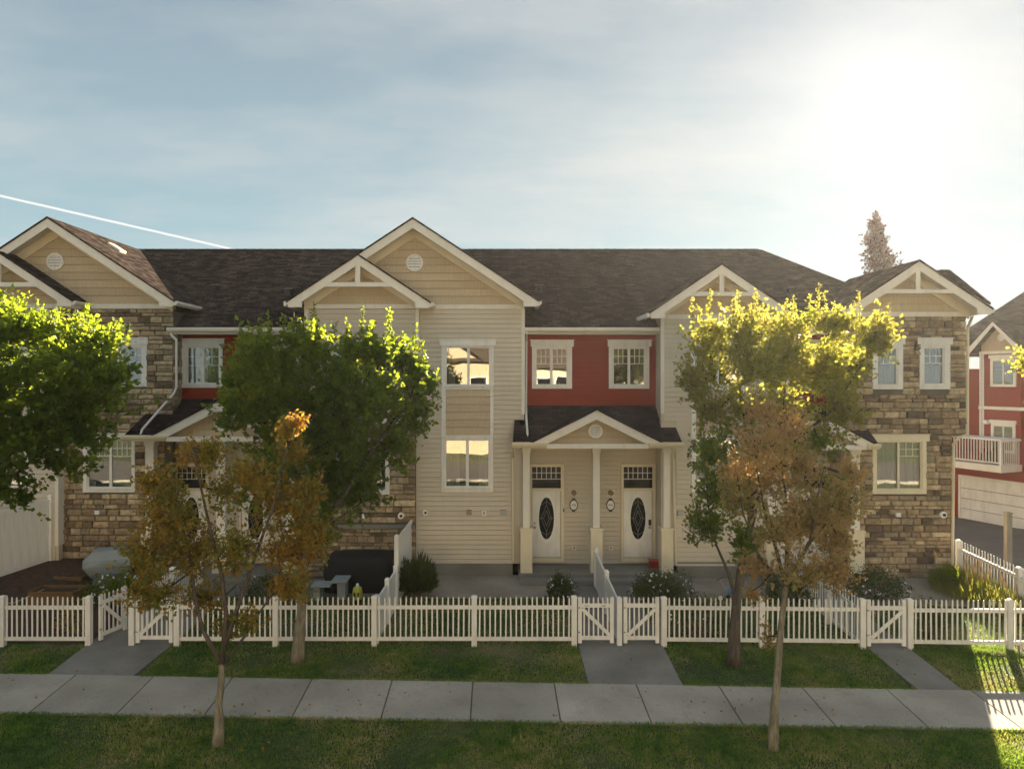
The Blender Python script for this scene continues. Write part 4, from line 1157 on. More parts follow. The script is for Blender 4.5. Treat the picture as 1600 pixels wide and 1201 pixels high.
# ================================================================== FENCES AND GATES
mb = MB(); mb.box(-.065, .065, -.065, .065, -.05, 1.165); mb.loft([[(sx * .075, sy * .075, 1.165) for sx, sy in ((-1, -1), (1, -1), (1, 1), (-1, 1))], [(sx * .075, sy * .075, 1.185) for sx, sy in ((-1, -1), (1, -1), (1, 1), (-1, 1))], [(sx * .03, sy * .03, 1.215) for sx, sy in ((-1, -1), (1, -1), (1, 1), (-1, 1))]])
POST = mb.data('post', 'white')
mb = MB(); mb.box(0, 1, -.02, .02, -.045, .045); RAIL = mb.data('rail', 'white')
def picket_mesh(h, w=.037, d=.018):
    m_ = MB(); a, b_ = w / 2, d / 2
    m_.loft([[(-a, -b_, 0), (a, -b_, 0), (a, b_, 0), (-a, b_, 0)], [(-a, -b_, h - .05), (a, -b_, h - .05), (a, b_, h - .05), (-a, b_, h - .05)],
             [(-a * .75, -b_, h - .015), (a * .75, -b_, h - .015), (a * .75, b_, h - .015), (-a * .75, b_, h - .015)], [(-a * .25, -b_, h), (a * .25, -b_, h), (a * .25, b_, h), (-a * .25, b_, h)]])
    return m_.data('picket', 'white')
PICKET = picket_mesh(1.04)
def picket_fence(label, pts, group='white picket fences round the front yards', skip_first=False, skip_last=False):
    r_ = empty('picket_fence', (pts[0][0], pts[0][1], 0), label, 'fence', group)
    for i, (x, y) in enumerate(pts):
        if (i == 0 and skip_first) or (i == len(pts) - 1 and skip_last): continue
        inst('post', POST, r_, (x, y, G(y) + random.uniform(-.012, .006)), (1, 1, 1), random.uniform(-.03, .03))
    for (xa, ya), (xb, yb_) in zip(pts, pts[1:]):
        L = math.hypot(xb - xa, yb_ - ya); a = math.atan2(yb_ - ya, xb - xa); ux, uy = (xb - xa) / L, (yb_ - ya) / L
        for z in (.155, .925):
            o_ = inst('rail', RAIL, r_, (xa + ux * .06, ya + uy * .06, G(ya) + z + random.uniform(-.005, .005)), (L - .12, 1, 1), a); o_.rotation_euler = (0, -math.atan2(G(yb_) - G(ya), L), a)
        n = max(2, round((L - .13) / .128)); st = (L - .13) / n
        for k in range(n):
            d_ = .065 + st * (k + .5)
            inst('picket', PICKET, r_, (xa + ux * d_ + uy * .0295, ya + uy * d_ - ux * .0295, G(ya + uy * d_) + .15 + random.uniform(-.010, .010)), (1, 1, 1), a + random.uniform(-.03, .03)).rotation_euler.y = random.gauss(0, .008)
    return r_
def FP(px): 
    x = PX(px, 17.27)
    for _ in range(4): x = PX(px, fenY(x))
    return (x, fenY(x))
picket_fence('long white picket fence in the middle, between the left gate pair and the central gates', [FP(277), FP(431), FP(585), FP(741), FP(897)])
picket_fence('white picket fence with rose stems poking through, right of the central gates', [FP(1037), FP(1190), FP(1347)])
picket_fence('white picket fence at the front left corner with a shrub growing through', [FP(-150), FP(4), FP(139)])
picket_fence('white picket fence at the far right with sunlight falling through its pickets', [FP(1421), FP(1577), (14.45, fenY(14.45))])
picket_fence('white picket fence running back beside the lane with plumed grass against it', [(14.45, fenY(14.45)), (14.45, 19.4), (14.45, 21.93)], skip_first=True)
picket_fence('white picket divider running back towards the right hand porch', [(8.87, fenY(8.9)), (8.82, 18.6), (8.80, 20.2), (8.80, 21.5)], skip_first=True)
picket_fence('white picket divider behind the left small tree, running back to the left porch', [(-8.89, 17.27), (-8.88, 19.4), (-8.87, 21.2)])

def gate(label, hinge, w, ang, up_right, group='white picket gates'):
    g = empty('gate', (0, 0, 0), label, 'gate', group)
    m_ = MB(); m_.box(-.0, .09, -.03, .03, 0, 1.12)
    m_.build('stile', 'white', parent=g); m_ = MB(); m_.box(w - .09, w, -.03, .03, 0, 1.12); m_.build('stile', 'white', parent=g)
    for z0_, z1_ in ((.08, .17), (.87, .965)):
        m_ = MB(); m_.box(.09, w - .09, -.022, .022, z0_, z1_); m_.build('rail', 'white', parent=g)
    n = 5 if w < .86 else 6
    pm = picket_mesh(1.0)
    for k in range(n):
        o = bpy.data.objects.new('picket', pm); COL.objects.link(o); o.parent = g; o.location = (.09 + (w - .18) * (k + .5) / n, -.008, .12)
    m_ = MB(); a, b_ = (.10, .2), (w - .10, .84)
    if not up_right: a, b_ = (.10, .84), (w - .10, .2)
    dx, dz = b_[0] - a[0], b_[1] - a[1]; L = math.hypot(dx, dz); nx_, nz_ = -dz / L * .042, dx / L * .042
    m_.prism([(a[0] + nx_, a[1] + nz_), (a[0] - nx_, a[1] - nz_), (b_[0] - nx_, b_[1] - nz_), (b_[0] + nx_, b_[1] + nz_)], -.045, -.0225)
    m_.build('brace', 'white', parent=g)
    for z in (.25, .85):
        m_ = MB(); m_.box(-.025, .05, -.036, -.0305, z, z + .035); m_.build('hinge', 'metal_grey', parent=g)
    g.location = (hinge[0], hinge[1], .065 + G(hinge[1])); g.rotation_euler = (0, 0, ang)
    return g
g1_ = gate('closed white gate left of the central post, brace falling to the right', (FP(905)[0] - .03, 17.25), .87, 0, False)
for xa in (.16, .58):
    for k in range(6):
        m_ = MB(); m_.box(xa + k * .018, xa + k * .018 + random.choice([.010, .013]), -.0245, -.0222, .905, .922)
        o = m_.build('sticker_mark', 'plate_black'); o.parent = g1_
gate('closed white gate right of the central post, brace rising to the right', (FP(974)[0], 17.25), .87, 0, True)
gate('closed white gate on the right, before the path to the stone house', (FP(1352.5)[0], 17.08), .94, 0, True)
gate('closed white gate on the left, half hidden by the small orange tree', (FP(213)[0], 17.27), .90, 0, True)
gate('open white gate on the far left, swung inward over the path', (FP(150)[0] + .02, 17.38), .84, R(73), False)

def panel_fence(label, pts, h, base=0.0, bw=.16, name='privacy_fence', posth=.08, group=None, mat='white'):
    r_ = empty(name, (pts[0][0], pts[0][1], base), label, 'fence', group)
    base0 = base
    for (x, y) in pts:
        base = base0 + G(y)
        m_ = MB(); m_.box(x - .06, x + .06, y - .06, y + .06, base - .1, base + h + posth)
        m_.loft([[(x + sx * .07, y + sy * .07, base + h + posth) for sx, sy in ((-1, -1), (1, -1), (1, 1), (-1, 1))], [(x + sx * .025, y + sy * .025, base + h + posth + .05) for sx, sy in ((-1, -1), (1, -1), (1, 1), (-1, 1))]])
        m_.build('post', mat, parent=r_)
    bm_ = MB(); bm_.box(0, 1, -.011, .011, 0, 1)
    bme = bm_.data('panel_board', mat)
    for (xa, ya), (xb, yb_) in zip(pts, pts[1:]):
        L = math.hypot(xb - xa, yb_ - ya); a = math.atan2(yb_ - ya, xb - xa); ux, uy = (xb - xa) / L, (yb_ - ya) / L
        for z in (base0 + .06, base0 + h - .07):
            o_ = inst('rail', RAIL, r_, (xa + ux * .05, ya + uy * .05, G(ya) + z), (L - .10, 1.2, 1.3), a); o_.rotation_euler = (0, -math.atan2(G(yb_) - G(ya), L), a)
        n = max(1, round((L - .12) / bw)); st = (L - .12) / n
        for k in range(n):
            d_ = .06 + st * k
            inst('panel_board', bme, r_, (xa + ux * d_, ya + uy * d_, base0 + G(ya + uy * (d_ + st / 2)) + .07), (st - .006, 1, h - .11), a)
    return r_
panel_fence('tall white privacy panel against the wall in the middle of the row', [(-2.76, 19.8), (-2.58, 22.2)], 1.86)
panel_fence('low solid white divider leaning away from the long picket fence to the tall panel', [(-2.93, 17.42), (-2.84, 18.6), (-2.765, 19.66)], 1.06)
panel_fence('low solid white divider between the two central front doors', [(3.05, 17.25), (3.05, 19.2), (3.05, 21.2)], 1.07, bw=.3)
panel_fence('tall white privacy fence at the left edge below the leafy tree', [(-13.88, 22.0), (-14.55, 20.0), (-15.2, 18.0)], 1.92, .56, bw=.3)

# ================================================================== TREES AND SHRUBS
def leaves_mesh(name, P, D, size, mats, midx=None, parent=None, fold=0.25, wid=0.34, label=None, kind=None):
    """P leaf bases (n,3), D leaf axes (n,3), size (n,)"""
    n = len(P)
    D = D / np.linalg.norm(D, axis=1, keepdims=True)
    rnd = NP.normal(size=(n, 3)); Bv = np.cross(D, rnd); Bv /= np.linalg.norm(Bv, axis=1, keepdims=True)
    N = np.cross(D, Bv)
    s = size[:, None]
    v0 = P; v2 = P + D * s
    v1 = P + D * s * .48 + Bv * s * wid + N * s * fold * wid
    v3 = P + D * s * .48 - Bv * s * wid + N * s * fold * wid
    V = np.stack([v0, v1, v2, v3], 1).reshape(-1, 3)
    off = np.array(wloc(parent)) if parent is not None else np.zeros(3)
    V = V - off
    i0 = np.arange(n) * 4
    T = np.stack([i0, i0 + 1, i0 + 2, i0, i0 + 2, i0 + 3], 1).reshape(-1)
    me = bpy.data.meshes.new(name)
    me.vertices.add(4 * n); me.vertices.foreach_set('co', V.astype(np.float32).ravel())
    me.loops.add(6 * n); me.loops.foreach_set('vertex_index', T.astype(np.int32))
    me.polygons.add(2 * n); me.polygons.foreach_set('loop_start', (np.arange(2 * n) * 3).astype(np.int32))
    for m in mats: me.materials.append(MATS[m])
    if midx is not None: me.polygons.foreach_set('material_index', np.repeat(midx, 2).astype(np.int32))
    me.update(calc_edges=True)
    o = bpy.data.objects.new(name, me); COL.objects.link(o)
    if parent is not None: o.parent = parent
    return tag(o, label, kind=kind)

def tree(name, label, Y, base_px, trunk, limbs, clumps, mats, leaf, n_twig, per_twig, tr=.09, depth=1.0, sprigs=(), twig_len=.45, up=.35, group=None, grow=0.25, basez=None, droop=0.0, seed=1, cat='tree', bark='bark'):
    rr = np.random.default_rng(seed); pr = random.Random(seed)
    bz = G(Y) if basez is None else basez
    root = empty(name, (PX(base_px, Y), Y, bz), label, cat, group)
    def W3(px, py, dy=0.0): return Vector((PX(px, Y), Y + dy, PZ(py, Y)))
    wood = MB()
    tp = [W3(*p) for p in trunk]
    k = len(tp)
    rads = [tr * (1 - .38 * i / max(1, k - 1)) for i in range(k)]
    rads[0] *= 1.35
    pts = []; rds = []
    for i in range(k - 1):
        for q in range(3):
            f = q / 3
            p = tp[i].lerp(tp[i + 1], f) + Vector((pr.uniform(-.012, .012), pr.uniform(-.012, .012), 0)) * (0 if i == 0 and q == 0 else 1)
            pts.append(p); rds.append(rads[i] + (rads[i + 1] - rads[i]) * f)
    pts.append(tp[-1]); rds.append(rads[-1])
    wood.tube(pts, rds, 9)
    nodes = [tp[-1], tp[-2]]
    for lb in limbs:
        r0 = lb[0]; path_ = lb[1]
        ps = []; dy = 0.0; tgt = pr.uniform(-.15, .7) * depth
        for i, (px, py) in enumerate(path_):
            f = i / (len(path_) - 1)
            ps.append(W3(px, py, tgt * f))
        rs = [r0 * (1 - .75 * i / (len(ps) - 1)) for i in range(len(ps))]
        wood.mi = 1; wood.tube(ps, rs, 6)
        for a, b_ in zip(ps, ps[1:]): nodes += [a.lerp(b_, .5), b_]
    tr_o = wood.build('trunk', [bark, 'dark_bark'], parent=root, smooth=True)
    tw = MB(); LP = []; LD = []; LS = []; LM = []
    tot_w = sum(c[2] * c[3] * (c[4] if len(c) > 4 else 1) for c in clumps)
    s_ = F / Y
    for c in clumps:
        cx_, cy_, rx, ry = c[:4]; wt = c[4] if len(c) > 4 else 1; mi = c[5] if len(c) > 5 else 0
        rd = (rx + ry) / 2 / s_ * depth
        dyc = rr.uniform(-.75, .75) * depth
        cc = W3(cx_, cy_, dyc)
        nn = min(nodes, key=lambda q: (q - cc).length)
        mid = nn.lerp(cc, .55) + Vector((0, 0, -.10 * (cc - nn).length))
        cc0 = cc
        tw.tube([nn, mid, cc], [.022, .015, .008], 5, False)
        m_ = max(4, int(n_twig * rx * ry * wt / tot_w))
        for _ in range(m_):
            cc = cc0
            if len(clumps) > 3 and pr.random() < .42:
                c2 = clumps[pr.randrange(len(clumps))]
                dd_ = math.hypot(c2[0] - cx_, c2[1] - cy_)
                if dd_ < 1.9 * (rx + c2[2]) / 2 * 1.5: cc = cc0.lerp(W3(c2[0], c2[1], dyc), pr.uniform(.15, .6))
            d = rr.normal(size=3); d /= np.linalg.norm(d); rad_ = min(1.7, abs(rr.normal(.82, .34)))
            e = np.array(cc) + d * rad_ * np.array([rx / s_, rd, ry / s_])
            st = np.array(cc) * .45 + e * .55 - np.array([0, 0, 1]) * twig_len * .25
            st = e + (np.array(cc) - e) * .45 + np.array([rr.uniform(-.05, .05), rr.uniform(-.05, .05), -twig_len * up])
            dirv_ = e - st; L = np.linalg.norm(dirv_)
            if pr.random() < .5: tw.tube([Vector(st), Vector((st + e) / 2 + rr.normal(size=3) * .015), Vector(e)], [.006, .004, .002], 3, False)
            dn = dirv_ / (L + 1e-6)
            q = rr.integers(max(2, per_twig - 3), per_twig + 4)
            for t_ in rr.uniform(.1, 1.05, q):
                LP.append(st + dirv_ * t_ + rr.normal(size=3) * .035)
                ld = dn * .5 + rr.normal(size=3) * .75 + np.array([0, 0, .15 - droop]); LD.append(ld); LS.append(leaf * rr.uniform(.45, 1.35)); LM.append(mi)
    for sp in sprigs:
        px, py, h_ = sp[:3]; mi = sp[3] if len(sp) > 3 else 0
        a = np.array(W3(px, py + h_, rr.uniform(-.4, .4) * depth)); e = a + np.array([rr.uniform(-.10, .10), rr.uniform(-.1, .1), h_ / s_])
        tw.tube([Vector(a), Vector(e)], [.008, .003], 4, False)
        for t_ in np.linspace(0, 1, max(10, int(h_ / s_ / .03))):
            for _ in range(2):
                LP.append(a + (e - a) * t_ + rr.normal(size=3) * .02); ld = rr.normal(size=3) * .8 + np.array([0, 0, .35]); LD.append(ld); LS.append(leaf * rr.uniform(.8, 1.2) * (1 - .3 * t_)); LM.append(mi)
    tw.build('twigs', 'twig', parent=root, kind='stuff')
    leaves_mesh('crown', np.array(LP), np.array(LD), np.array(LS), mats, np.array(LM), root)
    return root, len(LP)

tree('tree', 'broad dense green tree cut off by the left edge, top leaves glowing yellow', 15.3, -70, [(-70, 1071), (-66, 930), (-58, 800)],
     [(.07, [(-58, 820), (-20, 740), (40, 660), (100, 600)]), (.07, [(-58, 800), (-60, 680), (-50, 560), (-30, 480)]), (.05, [(-40, 780), (20, 740), (60, 700), (150, 620)])],
     [(10, 600, 70, 60), (90, 565, 65, 50), (150, 560, 50, 38), (60, 510, 50, 34), (5, 505, 50, 38), (185, 590, 38, 26), (125, 620, 75, 42), (40, 670, 60, 55), (110, 675, 55, 36), (25, 735, 38, 34),
      (-60, 580, 80, 90), (-60, 700, 70, 80), (-50, 490, 60, 45), (172, 528, 36, 22), (120, 530, 40, 34), (75, 725, 40, 26), (20, 775, 24, 16), (215, 575, 20, 14)],
     ['leaf_green'], .13, 2500, 12, tr=.12, depth=1.15, sprigs=[(22, 458, 45), (8, 470, 40), (-8, 478, 40), (50, 470, 40), (38, 476, 30), (75, 480, 40), (98, 488, 35), (112, 486, 35), (62, 492, 25), (130, 475, 45), (150, 486, 35), (180, 500, 30), (160, 498, 35), (90, 505, 30), (30, 490, 30)], seed=3)
tree('tree', 'wide dense green tree before the middle of the row, crown top lit yellow', 16.4, 465, [(465, 1035), (470, 960), (474, 900), (480, 850)],
     [(.08, [(480, 850), (470, 780), (440, 680), (400, 600)]), (.08, [(480, 850), (500, 760), (520, 660), (530, 560)]), (.07, [(480, 840), (540, 770), (590, 690), (640, 620)]), (.04, [(475, 880), (500, 830), (560, 790)])],
     [(375, 585, 44, 40), (418, 545, 38, 34), (485, 535, 45, 36), (560, 538, 50, 32), (618, 552, 38, 30), (645, 590, 36, 36), (380, 640, 40, 36), (440, 600, 60, 55), (520, 600, 60, 60), (590, 620, 60, 50), (640, 640, 38, 34),
      (450, 680, 60, 55), (530, 690, 65, 60), (605, 695, 48, 42), (490, 760, 58, 48), (550, 765, 42, 42), (430, 740, 46, 42), (500, 815, 42, 32), (346, 600, 20, 26), (668, 600, 18, 14)],
     ['leaf_green'], .12, 2900, 12, tr=.125, depth=1.0, sprigs=[(425, 488, 45), (445, 492, 35), (482, 474, 55), (500, 496, 35), (465, 500, 30), (410, 500, 30), (560, 480, 50), (575, 500, 30), (600, 492, 45), (615, 484, 50), (648, 508, 45), (660, 530, 35), (632, 520, 30), (545, 500, 30), (520, 505, 30), (678, 580, 25), (388, 520, 30), (666, 556, 30)], seed=4)
tree('tree', 'small slim tree with olive and orange leaves, in the front grass on the left', 13.1, 341, [(340, 1163), (342, 1100), (347, 1036)],
     [(.05, [(347, 1038), (315, 985), (300, 930), (290, 860), (270, 800), (250, 740)]), (.055, [(347, 1038), (353, 960), (346, 900), (330, 840), (312, 760), (300, 700)]),
      (.05, [(349, 1015), (366, 960), (386, 900), (402, 850), (426, 780), (442, 700)]), (.03, [(352, 1036), (384, 990), (400, 962), (440, 905), (478, 850)])],
     [(300, 712, 38, 26, .7), (250, 750, 40, 30, .7, 0), (228, 800, 30, 34, .8), (275, 800, 44, 34), (235, 858, 36, 30), (300, 860, 42, 36), (252, 915, 40, 26), (300, 945, 34, 26, .7), (345, 765, 28, 36, .6), (400, 735, 40, 28, .7),
      (440, 705, 30, 30, .8), (455, 664, 18, 16, 1.3, 1), (470, 652, 12, 9, 1.5, 1), (420, 790, 42, 38, .8), (470, 780, 26, 34, .8), (482, 840, 28, 34, 1.1), (440, 865, 40, 32, 1), (468, 905, 30, 26), (370, 850, 38, 40, .8), (325, 700, 20, 26, .8), (392, 960, 24, 22, .6), (345, 985, 26, 20, .6), (430, 925, 24, 18, .8), (215, 880, 16, 16, .7)],
     ['leaf_olive', 'leaf_olive'], .078, 2100, 10, tr=.085, depth=.9, twig_len=.35, droop=.3, seed=5)
tree('tree', 'tall twin limbed tree right of the central path, upper leaves coloured as sunlit gold over dark green', 16.25, 1146, [(1146, 1038), (1149, 965), (1153, 920), (1163, 860), (1178, 795)],
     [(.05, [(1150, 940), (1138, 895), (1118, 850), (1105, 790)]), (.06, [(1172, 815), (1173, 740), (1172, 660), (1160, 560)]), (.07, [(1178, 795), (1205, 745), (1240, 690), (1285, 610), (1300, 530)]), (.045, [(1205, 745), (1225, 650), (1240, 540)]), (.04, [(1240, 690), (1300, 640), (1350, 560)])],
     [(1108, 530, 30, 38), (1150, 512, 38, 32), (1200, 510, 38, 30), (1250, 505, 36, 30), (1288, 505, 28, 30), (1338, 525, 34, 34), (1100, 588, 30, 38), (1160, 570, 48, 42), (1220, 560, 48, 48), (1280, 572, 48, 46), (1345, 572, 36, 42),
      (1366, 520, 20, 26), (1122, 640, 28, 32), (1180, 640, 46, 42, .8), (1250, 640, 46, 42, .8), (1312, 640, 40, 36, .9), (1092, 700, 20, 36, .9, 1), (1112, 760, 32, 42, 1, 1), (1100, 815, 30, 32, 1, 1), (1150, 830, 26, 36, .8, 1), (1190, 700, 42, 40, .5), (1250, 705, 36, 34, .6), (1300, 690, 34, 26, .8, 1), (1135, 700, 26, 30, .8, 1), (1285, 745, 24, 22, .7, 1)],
     ['leaf_gold', 'leaf_green'], .10, 3000, 11, tr=.125, depth=1.0, sprigs=[(1078, 470, 50), (1095, 480, 40), (1115, 448, 60), (1140, 462, 50), (1150, 455, 50), (1190, 452, 50), (1215, 470, 40), (1238, 465, 40), (1285, 440, 60), (1298, 452, 50), (1270, 460, 40), (1320, 470, 40), (1355, 450, 60), (1340, 470, 40), (1388, 482, 35), (1375, 478, 40), (1170, 475, 35)], seed=6, bark='dark_bark')  # sunlit gold of the upper crown is put into its leaf colour
tree('tree', 'small slender tree with faded rust and olive leaves, in the front grass on the right', 12.95, 1208, [(1208, 1170), (1212, 1070), (1221, 980), (1228, 915)],
     [(.04, [(1228, 918), (1215, 860), (1200, 810), (1185, 720)]), (.045, [(1228, 915), (1236, 850), (1240, 780), (1232, 680)]), (.045, [(1230, 912), (1265, 850), (1300, 812), (1338, 780)]), (.03, [(1228, 918), (1185, 868), (1160, 800), (1150, 740)]), (.03, [(1265, 850), (1275, 790), (1290, 730)])],
     [(1180, 690, 38, 34, .9), (1230, 668, 40, 34, .9), (1200, 745, 45, 38), (1260, 735, 40, 36), (1292, 790, 45, 36), (1338, 780, 28, 32), (1322, 840, 30, 32), (1262, 820, 44, 36), (1210, 820, 40, 34, .8), (1170, 790, 30, 30, .8), (1240, 878, 38, 24, .9), (1290, 885, 34, 24, .9), (1182, 880, 28, 24, .8), (1150, 745, 28, 34, .8), (1308, 730, 24, 24, .8), (1182, 928, 18, 14, .7), (1215, 1010, 8, 22, .8), (1205, 640, 26, 22, .8)],
     ['leaf_rust'], .078, 1750, 10, tr=.075, depth=.85, twig_len=.35, droop=.2, seed=8)
tree('tree', 'narrow columnar red tree rising behind the roof on the right', 45.0, 1375, [(1375, 707), (1375, 560), (1375, 440)],
     [(.06, [(1375, 440), (1375, 380), (1374, 340)])],
     [(1374, 345, 9, 14), (1372, 365, 15, 18), (1374, 390, 18, 20), (1376, 415, 20, 20), (1376, 445, 20, 22), (1374, 480, 20, 24), (1374, 520, 20, 24), (1374, 570, 20, 26)],
     ['leaf_red'], .19, 1300, 10, tr=.16, depth=1.0, seed=9, twig_len=.6)
tree('tree', 'yellow green tree at the right edge, mostly outside the frame', 15.5, 1690, [(1690, 1063), (1688, 900), (1686, 780)],
     [(.05, [(1686, 780), (1660, 700), (1640, 600)]), (.05, [(1686, 780), (1700, 680), (1700, 560)])],
     [(1650, 560, 30, 28), (1665, 620, 34, 34), (1645, 665, 20, 22), (1665, 720, 34, 28), (1710, 560, 40, 50), (1710, 660, 45, 55), (1612, 556, 9, 9), (1628, 680, 10, 8)],
     ['leaf_gold'], .10, 700, 10, tr=.10, seed=10)

def shrub(name, label, px, py, w_, h_, mat, leaf, n, flowers=0, group=None, cat='shrub', dep=1.0, spiky=False, zb=0.0, seed=1, fmat='white_flower'):
    """px,py = middle of the foot in photo pixels"""
    Yv = F * (7.65 - zb) / (py - 520.0); zb += G(Yv); X = PX(px, Yv); s_ = F / Yv
    rr = np.random.default_rng(seed); W_, H_ = w_ / s_ / 2, h_ / s_
    root = empty(name, (X, Yv, zb), label, cat, group)
    st = MB(); P = []; D = []; S = []
    k = 26
    for i in range(k):
        a = rr.uniform(0, 2 * math.pi); r_ = rr.uniform(.2, 1) * W_; e = Vector((X + r_ * math.cos(a), Yv + r_ * math.sin(a) * dep, zb + H_ * rr.uniform(.55, 1.0) * (1 - .25 * (r_ / W_) ** 2)))
        st.tube([Vector((X + (e.x - X) * .15, Yv + (e.y - Yv) * .15, zb - .03)), Vector(((X + e.x) / 2, (Yv + e.y) / 2, zb + (e.z - zb) * .6)), e], [.010, .007, .003], 4, False)
    st.build('stems', 'bark', parent=root, kind='stuff')
    lob = [(rr.uniform(0, 2 * math.pi), rr.uniform(.75, 1.15)) for _ in range(9)]
    for i in range(n):
        d = rr.normal(size=3); d /= np.linalg.norm(d); d[2] = abs(d[2]) * (1 if rr.random() < .85 else -.2)
        q = rr.uniform(.2, 1.0) ** .45
        az = math.atan2(d[1], d[0]); lb = 1 + .16 * math.sin(3 * az + lob[0][0]) + .12 * math.sin(7 * az + lob[1][0] + 4 * d[2]) + rr.normal() * .06
        p = np.array([X, Yv, zb + H_ * .28]) + d * q * lb * np.array([W_, W_ * dep, H_ * .72])
        if p[2] < zb: p[2] = zb + rr.uniform(0, .1)
        P.append(p); D.append((d * .8 + rr.normal(size=3) * .7 + np.array([0, 0, .4])) if not spiky else (d * .7 + np.array([0, 0, .9]) + rr.normal(size=3) * .25)); S.append(leaf * rr.uniform(.6, 1.3) * (3.2 if spiky else 1))
    leaves_mesh('foliage', np.array(P), np.array(D), np.array(S), [mat], None, root, wid=.06 if spiky else .34)
    if flowers:
        P = []; D = []
        for i in range(flowers):
            d = rr.normal(size=3); d /= np.linalg.norm(d); d[2] = abs(d[2]); d[1] = -abs(d[1])
            c_ = np.array([X, Yv, zb + H_ * .28]) + d * 1.03 * np.array([W_, W_ * dep, H_ * .74])
            for _ in range(5): P.append(c_ + rr.normal(size=3) * .008); D.append(rr.normal(size=3) + np.array([0, -.6, .5]))
        leaves_mesh('flowers', np.array(P), np.array(D), np.full(len(P), .045), [fmat], None, root, wid=.45, kind='stuff')
    return root
shrub('shrub', 'dark spiky evergreen clump against the grey foundation, beside the tall white panel', 653, 934, 52, 54, 'leaf_shrub', .085, 2600, spiky=True, seed=21)
shrub('shrub', 'round dark shrub with pale flowers left of the central divider', 876, 939, 46, 42, 'leaf_shrub', .05, 2600, 14, seed=22)
shrub('shrub', 'wide low shrub with white flowers right of the central divider', 1032, 944, 100, 52, 'leaf_shrub', .055, 4200, 26, dep=.7, seed=23)
shrub('shrub', 'broad dusty green shrub by the right hand porch column', 1369, 942, 92, 54, 'leaf_shrub', .055, 3600, 16, seed=24)
shrub('shrub', 'dark shrub between the right divider and the pale patio, left of it', 1232, 945, 80, 48, 'leaf_shrub', .06, 2600, 4, seed=25)
shrub('shrub', 'rose bush pushing through the pickets right of the central gates', 1092, 992, 100, 62, 'leaf_shrub', .055, 1300, 9, dep=.45, seed=26)
shrub('shrub', 'sparse bush growing through the pickets beside the right gate', 1452, 1003, 52, 66, 'leaf_shrub', .05, 1300, 5, dep=.5, seed=27)
shrub('shrub', 'olive bush leaning through the far left picket fence', 113, 998, 50, 62, 'leaf_olive', .05, 950, 0, dep=.5, seed=28)
shrub('shrub', 'green flowering plant with white blooms below the covered grill', 188, 948, 110, 52, 'leaf_green', .06, 3200, 26, dep=.6, seed=29)
shrub('shrub', 'dark green growth behind the left gates', 236, 950, 60, 66, 'leaf_green', .06, 1900, 3, dep=.7, seed=30)
shrub('shrub', 'dark green plant at the corner of the stone wall by the lane fence', 1482, 921, 52, 36, 'leaf_green', .06, 1900, 0, dep=.8, seed=31)
shrub('shrub', 'shrub half hidden behind the small orange tree', 420, 948, 90, 54, 'leaf_shrub', .06, 2200, 4, dep=.7, seed=32)
shrub('shrub', 'thin rusty vine by the dark recess, left of the tall white panel', 605, 905, 26, 46, 'leaf_rust', .05, 500, 3, dep=.6, seed=33)

# tall grass with plumes along the lane fence
def grass_clump(label, x, y, n, h_, plumes, seed, spread=.45):
    rr = np.random.default_rng(seed)
    g0 = G(y)
    root = empty('ornamental_grass', (x, y, g0), label, 'grass clump', 'tall grasses along the lane fence')
    P = np.stack([x + rr.normal(size=n) * spread * .6, y + rr.normal(size=n) * spread, np.full(n, g0)], 1)
    D = rr.normal(size=(n, 3)) * .28 + np.array([0, 0, 1.0])
    leaves_mesh('blades', P, D, h_ * rr.uniform(.5, 1.15, n), ['blade_tall'], None, root, wid=.022)
    for k_ in range(plumes):
        a = Vector((x + rr.normal() * .15, y + rr.normal() * spread * .8, g0)); e = a + Vector((rr.normal() * .12, rr.normal() * .12, h_ * rr.uniform(1.35, 1.8)))
        m_ = MB(); m_.tube([a, a.lerp(e, .7)], .004, 4, False)
        p0 = a.lerp(e, .68); m_.tube([p0, p0.lerp(e, .3), p0.lerp(e, .7), e], [.006, .032, .024, .004], 6)
        m_.build('plume', 'plume', parent=root)
        q = 50; t_ = rr.uniform(0, 1, q)[:, None]
    return root
grass_clump('tall plumed grass clump nearest the stone corner', 14.15, 21.2, 900, .62, 7, 41)
grass_clump('second tall plumed grass clump from the stone corner, catching the sun', 14.0, 20.2, 1000, .60, 6, 42)
grass_clump('tall plumed grass clump at the right edge of the frame', 14.1, 19.2, 1000, .60, 6, 43)
grass_clump('low sunlit grass clump in front of the plumed ones', 13.55, 20.4, 1100, .42, 0, 44, .55)

# ================================================================== YARD THINGS
# covered grill
root = empty('covered_grill', (PX(171, 21.0), 21.0, .12), 'barbecue under a slumped grey cover against the left stone wall', 'grill')
X0 = PX(171, 21.0); m_ = MB(); ca_, sa_ = math.cos(.35), math.sin(.35)
rings = []
for z, hx, hy, rnd in ((.10, .42, .30, .05), (.40, .40, .29, .04), (.55, .50, .36, .03), (.78, .66, .42, .03), (.98, .64, .40, .02), (1.20, .40, .26, .03), (1.22, .30, .20, .02)):
    rg = []
    ch2 = .13
    for qx, qy in ((1, -1 + ch2), (1, 1 - ch2), (1 - ch2, 1), (0, 1.05), (-1 + ch2, 1), (-1, 1 - ch2), (-1, -1 + ch2), (-1 + ch2, -1), (0, -1.06), (1 - ch2, -1)):
        jx, jy = random.uniform(-.02, .02), random.uniform(-.02, .02)
        x, y = hx * qx + jx, hy * qy + jy
        rg.append((X0 + x * ca_ - y * sa_, 21.0 + x * sa_ + y * ca_, z + random.uniform(-.015, .015)))
    rings.append(rg)
m_.loft(rings); m_.build('grill_cover', 'grey_cloth', parent=root, bevel=.02)
m_ = MB()
